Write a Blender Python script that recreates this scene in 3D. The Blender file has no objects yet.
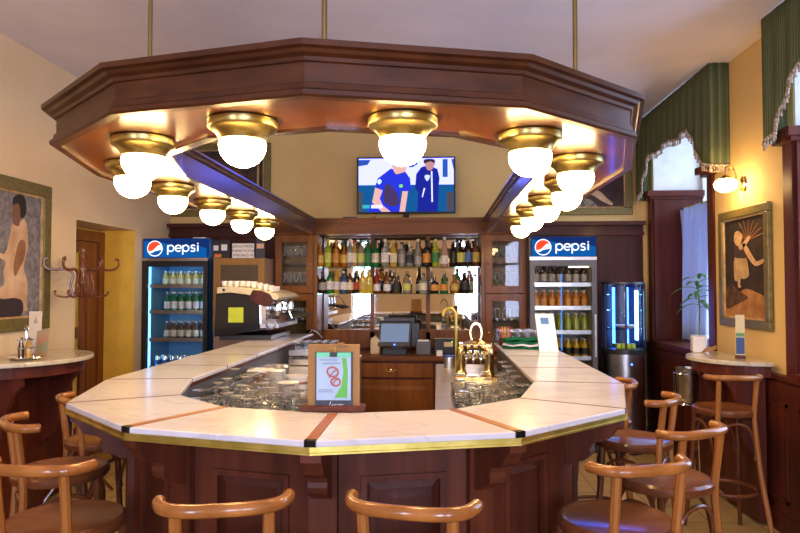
import bpy, bmesh, math, random
from mathutils import Vector, Matrix, Euler
random.seed(7)
C = bpy.context.scene.collection
PI = math.pi
R = math.radians

# ------------------------------------------------------------------ camera
CAMZ = 1.55
FPX = 656.0
ROT = Euler((R(90 + 1.868), 0, R(3.225)), 'XYZ')
cam_d = bpy.data.cameras.new('camera'); cam_d.sensor_width = 36; cam_d.lens = FPX / 800 * 36
cam_d.clip_start = 0.05; cam_d.clip_end = 200
cam = bpy.data.objects.new('camera', cam_d); C.objects.link(cam)
cam.location = (0, 0, CAMZ); cam.rotation_euler = ROT
bpy.context.scene.camera = cam
RM = ROT.to_matrix()

def at(px, py, X=None, Y=None, Z=None):
    """world point of the photograph's pixel on a real plane of the room"""
    d = RM @ Vector(((px - 400) / FPX, -(py - 266.5) / FPX, -1))
    if Y is not None: t = Y / d.y
    elif X is not None: t = X / d.x
    else: t = (Z - CAMZ) / d.z
    return Vector((d.x * t, d.y * t, CAMZ + d.z * t))

# ------------------------------------------------------------------ materials
def newmat(name):
    m = bpy.data.materials.new(name); m.use_nodes = True
    nt = m.node_tree; nt.nodes.clear()
    out = nt.nodes.new('ShaderNodeOutputMaterial')
    return m, nt, out

def col4(c): return (c[0], c[1], c[2], 1)

def mat(name, c, rough=.5, metal=0, c2=None, scale=8, stretch=(1, 1, 1), bump=0, trans=0, spec=.5, coat=0, detail=4, contrast=(.35, .65), sub=0):
    m, nt, out = newmat(name)
    b = nt.nodes.new('ShaderNodeBsdfPrincipled')
    b.inputs['Base Color'].default_value = col4(c); b.inputs['Roughness'].default_value = rough
    b.inputs['Metallic'].default_value = metal; b.inputs['Transmission Weight'].default_value = trans
    b.inputs['Specular IOR Level'].default_value = spec; b.inputs['Coat Weight'].default_value = coat
    b.inputs['Coat Roughness'].default_value = .12
    nt.links.new(b.outputs[0], out.inputs[0])
    tc = nt.nodes.new('ShaderNodeTexCoord'); mp = nt.nodes.new('ShaderNodeMapping')
    mp.inputs['Scale'].default_value = stretch
    nt.links.new(tc.outputs['Object'], mp.inputs[0])
    n = nt.nodes.new('ShaderNodeTexNoise'); n.inputs['Scale'].default_value = scale; n.inputs['Detail'].default_value = detail
    nt.links.new(mp.outputs[0], n.inputs['Vector'])
    if c2 is None: c2 = tuple(min(1, x * .9) for x in c)
    r = nt.nodes.new('ShaderNodeValToRGB')
    r.color_ramp.elements[0].position = contrast[0]; r.color_ramp.elements[1].position = contrast[1]
    r.color_ramp.elements[0].color = col4(c2); r.color_ramp.elements[1].color = col4(c)
    nt.links.new(n.outputs['Fac'], r.inputs[0]); nt.links.new(r.outputs[0], b.inputs['Base Color'])
    if bump:
        bp = nt.nodes.new('ShaderNodeBump'); bp.inputs['Strength'].default_value = bump; bp.inputs['Distance'].default_value = .01
        nt.links.new(n.outputs['Fac'], bp.inputs['Height']); nt.links.new(bp.outputs[0], b.inputs['Normal'])
    return m

def wood(name, c, c2, axis='Z', scale=9, rough=.42, coat=.06, bump=.03, spec=.22):
    st = {'X': (.12, 1.6, 1.6), 'Y': (1.6, .12, 1.6), 'Z': (1.6, 1.6, .12), 'N': (.5, .5, 1.8)}[axis]
    return mat(name, c, rough, 0, c2, scale, st, bump, coat=coat, detail=6, contrast=(.3, .7), spec=spec)

def emit(name, c, s):
    m, nt, out = newmat(name)
    e = nt.nodes.new('ShaderNodeEmission'); e.inputs[0].default_value = col4(c); e.inputs[1].default_value = s
    nt.links.new(e.outputs[0], out.inputs[0]); return m

def thin(name, tint=(1, 1, 1), fac=.12, rough=.02, fres=True):
    """clear sheet glass: see-through with a fresnel reflection"""
    m, nt, out = newmat(name)
    t = nt.nodes.new('ShaderNodeBsdfTransparent'); t.inputs[0].default_value = col4(tint)
    g = nt.nodes.new('ShaderNodeBsdfGlossy'); g.inputs['Roughness'].default_value = rough
    mx = nt.nodes.new('ShaderNodeMixShader')
    lw = nt.nodes.new('ShaderNodeLayerWeight'); lw.inputs[0].default_value = fac
    nt.links.new(lw.outputs['Facing' if fres == 'facing' else 'Fresnel'], mx.inputs[0])
    nt.links.new(t.outputs[0], mx.inputs[1]); nt.links.new(g.outputs[0], mx.inputs[2])
    nt.links.new(mx.outputs[0], out.inputs[0]); return m

def ware(name, blend=.22, pale=0):
    m, nt, out = newmat(name)
    t = nt.nodes.new('ShaderNodeBsdfTransparent'); t.inputs[0].default_value = (.98, .985, .98, 1)
    g = nt.nodes.new('ShaderNodeBsdfGlossy'); g.inputs['Roughness'].default_value = .04
    mx = nt.nodes.new('ShaderNodeMixShader'); lw = nt.nodes.new('ShaderNodeLayerWeight'); lw.inputs[0].default_value = blend
    nt.links.new(lw.outputs['Facing'], mx.inputs[0])
    if pale:
        d = nt.nodes.new('ShaderNodeBsdfDiffuse'); d.inputs[0].default_value = (.9, .88, .84, 1); m2 = nt.nodes.new('ShaderNodeMixShader'); m2.inputs[0].default_value = pale
        nt.links.new(g.outputs[0], m2.inputs[1]); nt.links.new(d.outputs[0], m2.inputs[2]); g = m2
    nt.links.new(t.outputs[0], mx.inputs[1]); nt.links.new(g.outputs[0], mx.inputs[2])
    nt.links.new(mx.outputs[0], out.inputs[0]); return m

def cloth(name, c, c2, scale=60, trans=.4, wave=False):
    m, nt, out = newmat(name)
    d = nt.nodes.new('ShaderNodeBsdfDiffuse'); t = nt.nodes.new('ShaderNodeBsdfTranslucent')
    mx = nt.nodes.new('ShaderNodeMixShader'); mx.inputs[0].default_value = trans
    tc = nt.nodes.new('ShaderNodeTexCoord')
    if wave:
        n = nt.nodes.new('ShaderNodeTexWave'); n.bands_direction = 'Y'; n.inputs['Scale'].default_value = scale
        n.inputs['Distortion'].default_value = .6; fo = n.outputs['Fac']
    else:
        n = nt.nodes.new('ShaderNodeTexNoise'); n.inputs['Scale'].default_value = scale; fo = n.outputs['Fac']
    nt.links.new(tc.outputs['Object'], n.inputs['Vector'])
    r = nt.nodes.new('ShaderNodeValToRGB'); r.color_ramp.elements[0].color = col4(c); r.color_ramp.elements[1].color = col4(c2)
    nt.links.new(fo, r.inputs[0]); nt.links.new(r.outputs[0], d.inputs[0]); nt.links.new(r.outputs[0], t.inputs[0])
    nt.links.new(d.outputs[0], mx.inputs[1]); nt.links.new(t.outputs[0], mx.inputs[2]); nt.links.new(mx.outputs[0], out.inputs[0])
    return m

def floor_mat():
    m, nt, out = newmat('floor_boards')
    b = nt.nodes.new('ShaderNodeBsdfPrincipled'); b.inputs['Roughness'].default_value = .45
    tc = nt.nodes.new('ShaderNodeTexCoord'); br = nt.nodes.new('ShaderNodeTexBrick')
    br.inputs['Scale'].default_value = 1; br.inputs['Brick Width'].default_value = .3; br.inputs['Row Height'].default_value = .3
    br.offset = 0; br.inputs['Mortar Size'].default_value = .004
    br.inputs['Color1'].default_value = (.68, .46, .17, 1); br.inputs['Color2'].default_value = (.60, .39, .14, 1)
    br.inputs['Mortar'].default_value = (.2, .12, .05, 1)
    n = nt.nodes.new('ShaderNodeTexNoise'); n.inputs['Scale'].default_value = 12
    mix = nt.nodes.new('ShaderNodeMixRGB'); mix.blend_type = 'MULTIPLY'; mix.inputs[0].default_value = .35
    nt.links.new(tc.outputs['Object'], br.inputs[0]); nt.links.new(tc.outputs['Object'], n.inputs['Vector'])
    nt.links.new(br.outputs[0], mix.inputs[1]); nt.links.new(n.outputs['Color'], mix.inputs[2])
    nt.links.new(mix.outputs[0], b.inputs['Base Color']); nt.links.new(b.outputs[0], out.inputs[0]); return m

def marble_mat(name, base, vein, scale=2.2, amount=.5):
    m, nt, out = newmat(name)
    b = nt.nodes.new('ShaderNodeBsdfPrincipled'); b.inputs['Roughness'].default_value = .16
    tc = nt.nodes.new('ShaderNodeTexCoord'); n = nt.nodes.new('ShaderNodeTexNoise')
    n.inputs['Scale'].default_value = scale; n.inputs['Detail'].default_value = 7; n.inputs['Distortion'].default_value = .9
    mp = nt.nodes.new('ShaderNodeMapping'); mp.inputs['Scale'].default_value = (1, 1.7, 1); mp.inputs['Rotation'].default_value = (0, 0, .35)
    r = nt.nodes.new('ShaderNodeValToRGB'); e = r.color_ramp.elements
    mid = tuple(a * .55 + c * .45 for a, c in zip(base, vein))
    e[0].position = .30; e[0].color = col4(mid); e[1].position = .62; e[1].color = col4(base)
    for p, c in ((.455, base), (.48, vein if amount > .5 else mid), (.50, base)):
        v = e.new(p); v.color = col4(c)
    nt.links.new(tc.outputs['Object'], mp.inputs[0]); nt.links.new(mp.outputs[0], n.inputs['Vector'])
    nt.links.new(n.outputs['Fac'], r.inputs[0]); nt.links.new(r.outputs[0], b.inputs['Base Color'])
    nt.links.new(b.outputs[0], out.inputs[0]); return m

M = {}
M['paint'] = mat('cream_wall_paint', (.80, .57, .22), .75, c2=(.76, .53, .20), scale=3)
M['paint_daylit'] = mat('daylit_wall_paint', (.80, .62, .37), .75, c2=(.76, .58, .34), scale=3)  # same cream paint, made paler to carry the daylight in its colour
M['white_paint'] = mat('white_paint', (.82, .80, .74), .6)
M['ceil'] = mat('ceiling_paint', (.83, .77, .82), .8, scale=2)
M['ochre'] = mat('ochre_yellow', (.90, .58, .07), .7)  # deeper yellow than the walls, for the door recess
M['floor'] = floor_mat()
M['dark'] = wood('dark_red_wood', (.135, .028, .014), (.062, .013, .007), 'Z')
M['darkN'] = wood('canopy_wood', (.095, .029, .009), (.046, .014, .005), 'N', scale=14)
M['soffit'] = wood('soffit_wood', (.145, .044, .012), (.085, .024, .007), 'N', scale=6, rough=.30, coat=.25)
M['lacquer'] = wood('lacquered_band_wood', (.05, .016, .008), (.03, .009, .005), 'N', scale=10, rough=.3, coat=1, bump=0)
M['lacquer'].node_tree.nodes['Principled BSDF'].inputs['Coat IOR'].default_value = 1.9
M['lacquer'].node_tree.nodes['Principled BSDF'].inputs['Coat Roughness'].default_value = .2
M['bodyw'] = wood('bar_front_wood', (.125, .030, .013), (.062, .016, .008), 'Z', scale=12)
M['bodyp'] = wood('bar_panel_wood', (.085, .019, .009), (.045, .011, .006), 'Z', scale=14)
M['back'] = wood('back_bar_wood', (.25, .085, .012), (.14, .042, .006), 'Z', scale=10)
M['backX'] = wood('back_bar_rail_wood', (.20, .066, .010), (.11, .034, .005), 'X', scale=10)
M['oak'] = wood('oak_frame_wood', (.34, .185, .055), (.24, .12, .033), 'Z')
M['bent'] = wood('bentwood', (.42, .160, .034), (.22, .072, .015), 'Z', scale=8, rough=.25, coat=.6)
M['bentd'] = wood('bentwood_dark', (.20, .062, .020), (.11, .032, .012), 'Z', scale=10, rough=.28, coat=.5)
M['seat'] = wood('seat_ply', (.25, .088, .025), (.15, .048, .014), 'X', scale=8, rough=.28, coat=.35)
M['seam'] = wood('seam_strip_wood', (.36, .135, .045), (.22, .075, .022), 'Y', scale=8)
M['seamd'] = mat('seam_joint', (.10, .028, .014), .6)
M['marble'] = marble_mat('pale_marble', (.68, .655, .68), (.50, .45, .46))
M['marble_t'] = marble_mat('mottled_marble', (.62, .55, .40), (.32, .25, .15), 9, 1)
M['brass'] = mat('aged_brass', (.80, .68, .20), .38, 1, c2=(.56, .47, .10), scale=14)
M['brassp'] = mat('polished_brass', (.86, .62, .24), .16, 1, c2=(.78, .54, .2), scale=4)
M['lampbrass'] = mat('lamp_base_brass', (.46, .36, .12), .30, 1, c2=(.36, .28, .09), scale=6)
M['doorw'] = wood('door_wood', (.30, .105, .028), (.17, .055, .014), 'Z', scale=8)
M['satin'] = mat('satin_steel', (.74, .68, .56), .36, 1, c2=(.66, .60, .48), scale=12)
M['rod'] = mat('dark_brass_rod', (.28, .20, .07), .4, .8)
M['steel'] = mat('brushed_steel', (.62, .61, .59), .28, 1, c2=(.5, .5, .48), scale=20)
M['chrome'] = mat('chrome', (.82, .82, .82), .08, 1)
M['black'] = mat('black_plastic', (.018, .018, .018), .35)
M['blackg'] = mat('gloss_black', (.010, .010, .011), .08)
M['grey'] = mat('grey_plastic', (.10, .10, .11), .45)
M['beige'] = mat('beige_plastic', (.62, .48, .28), .5)
M['whitep'] = mat('white_paper', (.85, .84, .82), .6)
M['porc'] = mat('white_porcelain', (.86, .82, .76), .2)
M['cream'] = mat('cream_enamel', (.62, .55, .36), .3)
M['lime'] = mat('lime_paper', (.50, .62, .03), .6)
M['olive'] = mat('olive_gilt_frame', (.22, .17, .045), .45, .25, c2=(.15, .115, .03), scale=30)
M['glass'] = thin('clear_glass', (.97, .98, .97), .22, fres=True)
M['ware'] = ware('glassware')
M['warep'] = ware('brightened_glassware', .42, .5)  # clear glass with white diffuse edges painted in as caught light
M['rim'] = mat('glass_rim_glint', (.92, .94, .95), .06, .85, c2=(.8, .82, .84))  # bright metal painting the glints on rims and feet of clear glasses
M['shelfg'] = thin('shelf_glass', (.72, .90, .74), .3, fres=True)
M['pane'] = thin('window_pane', (.97, .98, 1), .1)
M['mirror'] = mat('mirror_silver', (.72, .70, .66), .02, 1, c2=(.72, .70, .66))
M['globe'] = emit('lit_opal_globe', (1.0, .64, .27), 46)
M['sconce'] = emit('lit_opal_sconce', (1.0, .62, .24), 46)
M['led'] = emit('blue_led', (.03, .12, 1), 9)
M['ledc'] = emit('cool_fridge_light', (.25, .65, 1), 7)
M['leds'] = emit('cool_fridge_strip', (.12, .45, 1), 4)
M['ledw'] = emit('warm_fridge_light', (1, .86, .5), 3)
M['fr_in'] = mat('fridge_blue_lit_lining', (.22, .58, .88), .4)  # blue glow of the fridge light put into the lining colour
M['fr_inw'] = mat('fridge_grey_lining', (.42, .36, .24), .4)
M['fr_side'] = mat('fridge_blue_side', (.02, .13, .42), .35)
M['sign_blue'] = emit('lit_sign_blue', (.004, .075, .28), 1.0)
M['sign_dark'] = emit('lit_sign_navy', (.006, .022, .11), 1.0)
M['sign_white'] = emit('lit_sign_white', (.9, .92, 1), 1.0)
M['sign_red'] = emit('lit_sign_red', (.75, .06, .02), 1.0)
M['green'] = cloth('green_striped_valance', (.085, .115, .060), (.19, .205, .10), 16, .08, True)
M['fringe'] = mat('valance_fringe', (.62, .52, .38), .8, c2=(.16, .08, .06), scale=60)
M['curtain'] = cloth('sheer_white_curtain', (.66, .74, .92), (.58, .67, .88), 30, .35)
M['napkin'] = cloth('green_napkin', (.01, .11, .05), (.02, .16, .07), 40, .1)
M['leaf'] = mat('plant_leaf', (.05, .22, .03), .45)
M['carton'] = mat('brown_carton', (.34, .17, .06), .8)
M['red'] = mat('red_plastic', (.55, .04, .02), .4)
M['orange'] = mat('orange_plastic', (.8, .22, .02), .4)
M['yellow'] = mat('yellow_plastic', (.8, .55, .05), .4)
M['skin'] = mat('painted_skin', (.66, .46, .28), .8, c2=(.48, .28, .14), scale=7)
M['paintgrey'] = mat('painted_grey_ground', (.26, .235, .23), .9, c2=(.13, .115, .12), scale=26)
M['paintdark'] = mat('painted_dark_ground', (.045, .022, .010), .8, c2=(.02, .010, .006), scale=9)
M['painthair'] = mat('painted_black_hair', (.025, .018, .014), .9)
M['paintskirt'] = mat('painted_dark_cloth', (.035, .02, .022), .9)
M['paintsand'] = mat('painted_sand', (.50, .24, .08), .9, c2=(.30, .12, .03), scale=10)
M['paintrock'] = mat('painted_rock', (.16, .07, .03), .9, c2=(.06, .025, .012), scale=22)
M['paintpale'] = mat('painted_pale_dress', (.62, .42, .2), .9, c2=(.42, .25, .1), scale=14)

# ------------------------------------------------------------------ mesh helper
class MB:
    def __init__(s): s.bm = bmesh.new()
    def box(s, x0, x1, y0, y1, z0, z1):
        v = [s.bm.verts.new(p) for p in ((x0, y0, z0), (x1, y0, z0), (x1, y1, z0), (x0, y1, z0), (x0, y0, z1), (x1, y0, z1), (x1, y1, z1), (x0, y1, z1))]
        for f in ((0, 3, 2, 1), (4, 5, 6, 7), (0, 1, 5, 4), (1, 2, 6, 5), (2, 3, 7, 6), (3, 0, 4, 7)): s.bm.faces.new([v[i] for i in f])
        return s
    def obox(s, o, u, n, u0, u1, n0, n1, z0, z1):
        """box in a frame: origin o (x,y), along u, outward n"""
        q = []
        for z in (z0, z1):
            for a, b in ((u0, n0), (u1, n0), (u1, n1), (u0, n1)):
                q.append(s.bm.verts.new((o[0] + u[0] * a + n[0] * b, o[1] + u[1] * a + n[1] * b, z)))
        for f in ((0, 3, 2, 1), (4, 5, 6, 7), (0, 1, 5, 4), (1, 2, 6, 5), (2, 3, 7, 6), (3, 0, 4, 7)): s.bm.faces.new([q[i] for i in f])
        return s
    def frust(s, o, u, n, a, b, n0, n1):
        """bevelled raised panel: a=(u0,u1,z0,z1) at depth n0, b at depth n1"""
        q = []
        for (u0, u1, z0, z1), d in ((a, n0), (b, n1)):
            for uu, zz in ((u0, z0), (u1, z0), (u1, z1), (u0, z1)):
                q.append(s.bm.verts.new((o[0] + u[0] * uu + n[0] * d, o[1] + u[1] * uu + n[1] * d, zz)))
        for f in ((4, 5, 6, 7), (0, 1, 5, 4), (1, 2, 6, 5), (2, 3, 7, 6), (3, 0, 4, 7), (3, 2, 1, 0)): s.bm.faces.new([q[i] for i in f])
        return s
    def prism(s, pts, z0, z1):
        a = [s.bm.verts.new((p[0], p[1], z0)) for p in pts]; b = [s.bm.verts.new((p[0], p[1], z1)) for p in pts]
        n = len(pts)
        s.bm.faces.new(a[::-1]); s.bm.faces.new(b)
        for i in range(n): s.bm.faces.new((a[i], a[(i + 1) % n], b[(i + 1) % n], b[i]))
        return s
    def extr(s, pts, d):
        """planar 3-D polygon extruded by vector d"""
        d = Vector(d); a = [s.bm.verts.new(p) for p in pts]; b = [s.bm.verts.new(Vector(p) + d) for p in pts]
        n = len(pts); s.bm.faces.new(a[::-1]); s.bm.faces.new(b)
        for i in range(n): s.bm.faces.new((a[i], a[(i + 1) % n], b[(i + 1) % n], b[i]))
        return s
    def lathe(s, prof, seg=20, c=(0, 0, 0), axis='Z', ang0=0, ang1=2 * PI):
        full = abs(ang1 - ang0 - 2 * PI) < 1e-6
        rings = []
        k = seg if full else seg + 1
        for r, h in prof:
            ring = []
            if r < 1e-6:
                v = s.bm.verts.new(s._ax(0, 0, h, c, axis)); ring = [v] * k
            else:
                for i in range(k):
                    t = ang0 + (ang1 - ang0) * i / seg
                    ring.append(s.bm.verts.new(s._ax(r * math.cos(t), r * math.sin(t), h, c, axis)))
            rings.append(ring)
        for a, b in zip(rings, rings[1:]):
            for i in range(seg):
                j = (i + 1) % k
                q = []
                for v in (a[i], a[j], b[j], b[i]):
                    if v not in q: q.append(v)
                if len(q) >= 3:
                    try: s.bm.faces.new(q)
                    except ValueError: pass
        return s
    def _ax(s, x, y, h, c, axis):
        if axis == 'Z': p = (x, y, h)
        elif axis == 'Y': p = (x, -h, y)
        else: p = (h, x, y)
        return (p[0] + c[0], p[1] + c[1], p[2] + c[2])
    def tube(s, pts, r, seg=8, closed=False):
        pts = [Vector(p) for p in pts]; n = len(pts)
        rs = r if isinstance(r, (list, tuple)) else [r] * n
        rings = []; up = None
        for i, p in enumerate(pts):
            if closed: t = pts[(i + 1) % n] - pts[i - 1]
            else: t = pts[min(i + 1, n - 1)] - pts[max(i - 1, 0)]
            if t.length < 1e-9: t = Vector((0, 0, 1))
            t.normalize()
            if up is None:
                up = Vector((0, 0, 1)) if abs(t.z) < .9 else Vector((1, 0, 0))
            side = t.cross(up)
            if side.length < 1e-4: side = t.orthogonal()
            side.normalize(); up = side.cross(t).normalized()
            rings.append([s.bm.verts.new(p + (side * math.cos(2 * PI * k / seg) + up * math.sin(2 * PI * k / seg)) * rs[i]) for k in range(seg)])
        m = n if closed else n - 1
        for i in range(m):
            a, b = rings[i], rings[(i + 1) % n]
            for k in range(seg): s.bm.faces.new((a[k], a[(k + 1) % seg], b[(k + 1) % seg], b[k]))
        if not closed:
            s.bm.faces.new(rings[0][::-1]); s.bm.faces.new(rings[-1])
        return s
    def sphere(s, c, r, sx=1, sy=1, sz=1, seg=14, rg=8):
        m = Matrix.Translation(c) @ Matrix.Diagonal((r * sx, r * sy, r * sz, 1))
        bmesh.ops.create_uvsphere(s.bm, u_segments=seg, v_segments=rg, radius=1, matrix=m); return s
    def loft(s, path, prof, closed_prof=True, caps=True):
        """profile (outward offset, z) swept round the open plan path with mitred corners"""
        cols = [[s.bm.verts.new((p[0], p[1], z)) for p in offset(path, d)] for d, z in prof]
        k = len(prof); m = len(path)
        for i in range(k if closed_prof else k - 1):
            a, b = cols[i], cols[(i + 1) % k]
            for j in range(m - 1): s.bm.faces.new((a[j], a[j + 1], b[j + 1], b[j]))
        if caps and closed_prof:
            try:
                s.bm.faces.new([c[0] for c in cols]); s.bm.faces.new([c[-1] for c in cols][::-1])
            except ValueError: pass
        return s
    def build(s, name, m, parent=None, smooth=False, bevel=0, loc=None):
        bmesh.ops.recalc_face_normals(s.bm, faces=s.bm.faces)
        me = bpy.data.meshes.new(name); s.bm.to_mesh(me); s.bm.free()
        me.materials.append(M[m] if isinstance(m, str) else m)
        if smooth:
            for p in me.polygons: p.use_smooth = True
            try: me.set_sharp_from_angle(angle=R(40))
            except Exception: pass
        o = bpy.data.objects.new(name, me); C.objects.link(o)
        if parent: o.parent = parent
        if loc: o.location = loc
        if bevel:
            b = o.modifiers.new('bevel', 'BEVEL'); b.width = bevel; b.segments = 2; b.limit_method = 'ANGLE'
        return o

def offset(path, d):
    n = len(path); out = []
    for i, p in enumerate(path):
        ns = []
        for a, b in ((i - 1, i), (i, i + 1)):
            if a < 0 or b >= n: continue
            dx, dy = path[b][0] - path[a][0], path[b][1] - path[a][1]; L = math.hypot(dx, dy)
            ns.append((dy / L, -dx / L))
        if len(ns) == 1: out.append((p[0] + ns[0][0] * d, p[1] + ns[0][1] * d))
        else:
            bx, by = ns[0][0] + ns[1][0], ns[0][1] + ns[1][1]; L = math.hypot(bx, by); bx /= L; by /= L
            k = d / (bx * ns[0][0] + by * ns[0][1]); out.append((p[0] + bx * k, p[1] + by * k))
    return out

def thing(name, label, cat, loc=(0, 0, 0), rz=0, group=None, rot=None):
    o = bpy.data.objects.new(name, None); C.objects.link(o); o.empty_display_size = .1
    o.location = loc; o.rotation_euler = rot if rot else (0, 0, rz)
    return tag(o, label, cat, group)
def tag(o, label, cat, group=None):
    o['label'] = label; o['category'] = cat
    if group: o['group'] = group
    return o
def struct(o): o['kind'] = 'structure'; return o
def dup(root, loc, rz=0, label=None, group=None):
    r = root.copy(); C.objects.link(r); r.location = loc; r.rotation_euler = (0, 0, rz)
    if label: r['label'] = label
    if group: r['group'] = group
    for ch in list(root.children):
        c = ch.copy(); C.objects.link(c); c.parent = r
        for g in list(ch.children):
            d = g.copy(); C.objects.link(d); d.parent = c
    return r
def text_mesh(name, s, size, m, parent, loc, rot=(R(90), 0, 0), depth=.001, align='CENTER'):
    cu = bpy.data.curves.new(name, 'FONT'); cu.body = s; cu.size = size; cu.extrude = depth; cu.align_x = align; cu.align_y = 'CENTER'
    cu.resolution_u = 3
    tmp = bpy.data.objects.new(name, cu); C.objects.link(tmp)
    bpy.context.view_layer.update()
    me = bpy.data.meshes.new_from_object(tmp.evaluated_get(bpy.context.evaluated_depsgraph_get()))
    bpy.data.objects.remove(tmp); bpy.data.curves.remove(cu)
    me.materials.clear(); me.materials.append(M[m] if isinstance(m, str) else m)
    o = bpy.data.objects.new(name, me); C.objects.link(o); o.parent = parent; o.location = loc; o.rotation_euler = rot
    return o
def arc(cx, cy, r, a0, a1, n=12): return [(cx + r * math.cos(R(a0 + (a1 - a0) * i / n)), cy + r * math.sin(R(a0 + (a1 - a0) * i / n))) for i in range(n + 1)]
def smooth_curve(pts, n=6):
    """Catmull-Rom through 3-D points"""
    P = [Vector(p) for p in pts]; P = [P[0] * 2 - P[1]] + P + [P[-1] * 2 - P[-2]]; out = []
    for i in range(1, len(P) - 2):
        for k in range(n):
            t = k / n
            out.append(.5 * ((2 * P[i]) + (P[i + 1] - P[i - 1]) * t + (2 * P[i - 1] - 5 * P[i] + 4 * P[i + 1] - P[i + 2]) * t * t + (3 * P[i] - P[i - 1] - 3 * P[i + 1] + P[i + 2]) * t ** 3))
    out.append(P[-2]); return out
def ribbon(pts, w):
    """flat stroke outline round a 2-D polyline"""
    L, Rr = [], []
    n = len(pts)
    for i, p in enumerate(pts):
        a = pts[max(i - 1, 0)]; b = pts[min(i + 1, n - 1)]
        dx, dy = b[0] - a[0], b[1] - a[1]; l = math.hypot(dx, dy) or 1
        L.append((p[0] - dy / l * w / 2, p[1] + dx / l * w / 2)); Rr.append((p[0] + dy / l * w / 2, p[1] - dx / l * w / 2))
    return L, Rr
def stroke(mb, pts, w, y0, y1):
    """stroke drawn in the local XZ plane (picture plane), thickness along Y"""
    L, Rr = ribbon(pts, w)
    for i in range(len(pts) - 1):
        mb.extr([(L[i][0], y0, L[i][1]), (L[i + 1][0], y0, L[i + 1][1]), (Rr[i + 1][0], y0, Rr[i + 1][1]), (Rr[i][0], y0, Rr[i][1])], (0, y1 - y0, 0))
    return mb
def rounded(pts, n=5):
    P = [Vector((p[0], p[1], 0)) for p in pts]; k = len(P); out = []
    for i in range(k):
        a, b, c_, d = P[i - 1], P[i], P[(i + 1) % k], P[(i + 2) % k]
        for j in range(n):
            t = j / n
            v = .5 * (2 * b + (c_ - a) * t + (2 * a - 5 * b + 4 * c_ - d) * t * t + (3 * b - a - 3 * c_ + d) * t ** 3); out.append((v.x, v.y))
    return out
def flat(mb, pts, y0, y1): return mb.extr([(p[0], y0, p[1]) for p in pts], (0, y1 - y0, 0))

# ------------------------------------------------------------------ the room
XL, XR, YB, CEIL, YF = -2.9, 2.2, 7.0, 3.25, -2.6
N1a, N1b = at(710.5, 250, X=XR).y, at(653.5, 250, X=XR).y
DA, DB = at(75.5, 280, X=XL).y, at(134.5, 280, X=XL).y   # doorway on the left          # far window recess
N2a, N2b = 2.6, 4.15          # near window recess
XN = 2.68
struct(MB().box(XL - .5, XN + .3, YF - .2, YB + .3, -.1, 0).build('floor', 'floor'))
struct(MB().box(XL - .5, XN + .3, YF - .2, YB + .3, CEIL, CEIL + .1).build('ceiling', 'ceil'))
struct(MB().box(XL - .3, XN, YB, YB + .15, 0, CEIL).build('wall_back', 'paint'))
w = MB()
w.box(XL - .35, XL, YF, DA, 0, CEIL); w.box(XL - .35, XL, DB + .01, YB, 0, CEIL); w.box(XL - .35, XL, DA, DB + .01, 2.10, CEIL)
struct(w.build('wall_left', 'paint_daylit'))
w = MB()
w.box(XR, XN + .12, N1b, YB, 0, CEIL); w.box(XR, XN + .12, N2b, N1a, 0, CEIL); w.box(XR, XN + .12, YF, N2a, 0, CEIL)
for a, b in ((N1a, N1b), (N2a, N2b)): w.box(XR, XN + .12, a, b, 0, 1.0)
struct(w.build('wall_right', 'paint'))
# white upper reveals of the recesses
for a, b in ((N1a, N1b), (N2a, N2b)):
    struct(MB().box(XR + .005, XN, b - .012, b - .001, 2.5, CEIL - .002).box(XR + .005, XN, a + .001, a + .012, 2.5, CEIL - .002).build('trim_reveal', 'white_paint'))
# wall behind the camera with tall windows and a doorway
w = MB()
wins = [(-2.15, -1.55), (.42, 1.1), (1.6, 2.5)]
xs = [XL - .3] + [v for p in wins for v in p] + [XN + .1]
for i in range(0, len(xs), 2): w.box(xs[i], xs[i + 1], YF - .25, YF, 0, CEIL)
for a, b in wins: w.box(a, b, YF - .25, YF, 0, .8); w.box(a, b, YF - .25, YF, 2.75, CEIL)
struct(w.build('wall_front', 'paint_daylit'))
def window(name, x0, x1, y0, y1, z0, z1):
    """frame with mullions and a pane in a thin box region; thin axis is found from the extents"""
    f = MB(); t = .05
    if x1 - x0 < y1 - y0:
        ym = (y0 + y1) / 2
        for a, b in ((y0, y0 + t), (y1 - t, y1), (ym - .03, ym + .03)): f.box(x0, x1, a, b, z0, z1)
        for a, b in ((z0, z0 + t), (z1 - t, z1), (2.25, 2.31)): f.box(x0, x1, y0, y1, a, b)
        g = MB().box((x0 + x1) / 2 - .003, (x0 + x1) / 2 + .003, y0, y1, z0, z1)
    else:
        xm = (x0 + x1) / 2
        for a, b in ((x0, x0 + t), (x1 - t, x1), (xm - .03, xm + .03)): f.box(a, b, y0, y1, z0, z1)
        for a, b in ((z0, z0 + t), (z1 - t, z1), (2.1, 2.16)): f.box(x0, x1, y0, y1, a, b)
        g = MB().box(x0, x1, (y0 + y1) / 2 - .003, (y0 + y1) / 2 + .003, z0, z1)
    o = struct(f.build(name, 'white_paint')); g.build('pane', 'pane', o)
    return o
window('window_1', XN, XN + .06, N1a, N1b, 1.0, CEIL)
window('window_2', XN, XN + .06, N2a, N2b, 1.0, CEIL)
for i, (a, b) in enumerate(wins): window('window_%d' % (i + 3), a, b, YF - .16, YF - .1, .8, 2.75)

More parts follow.
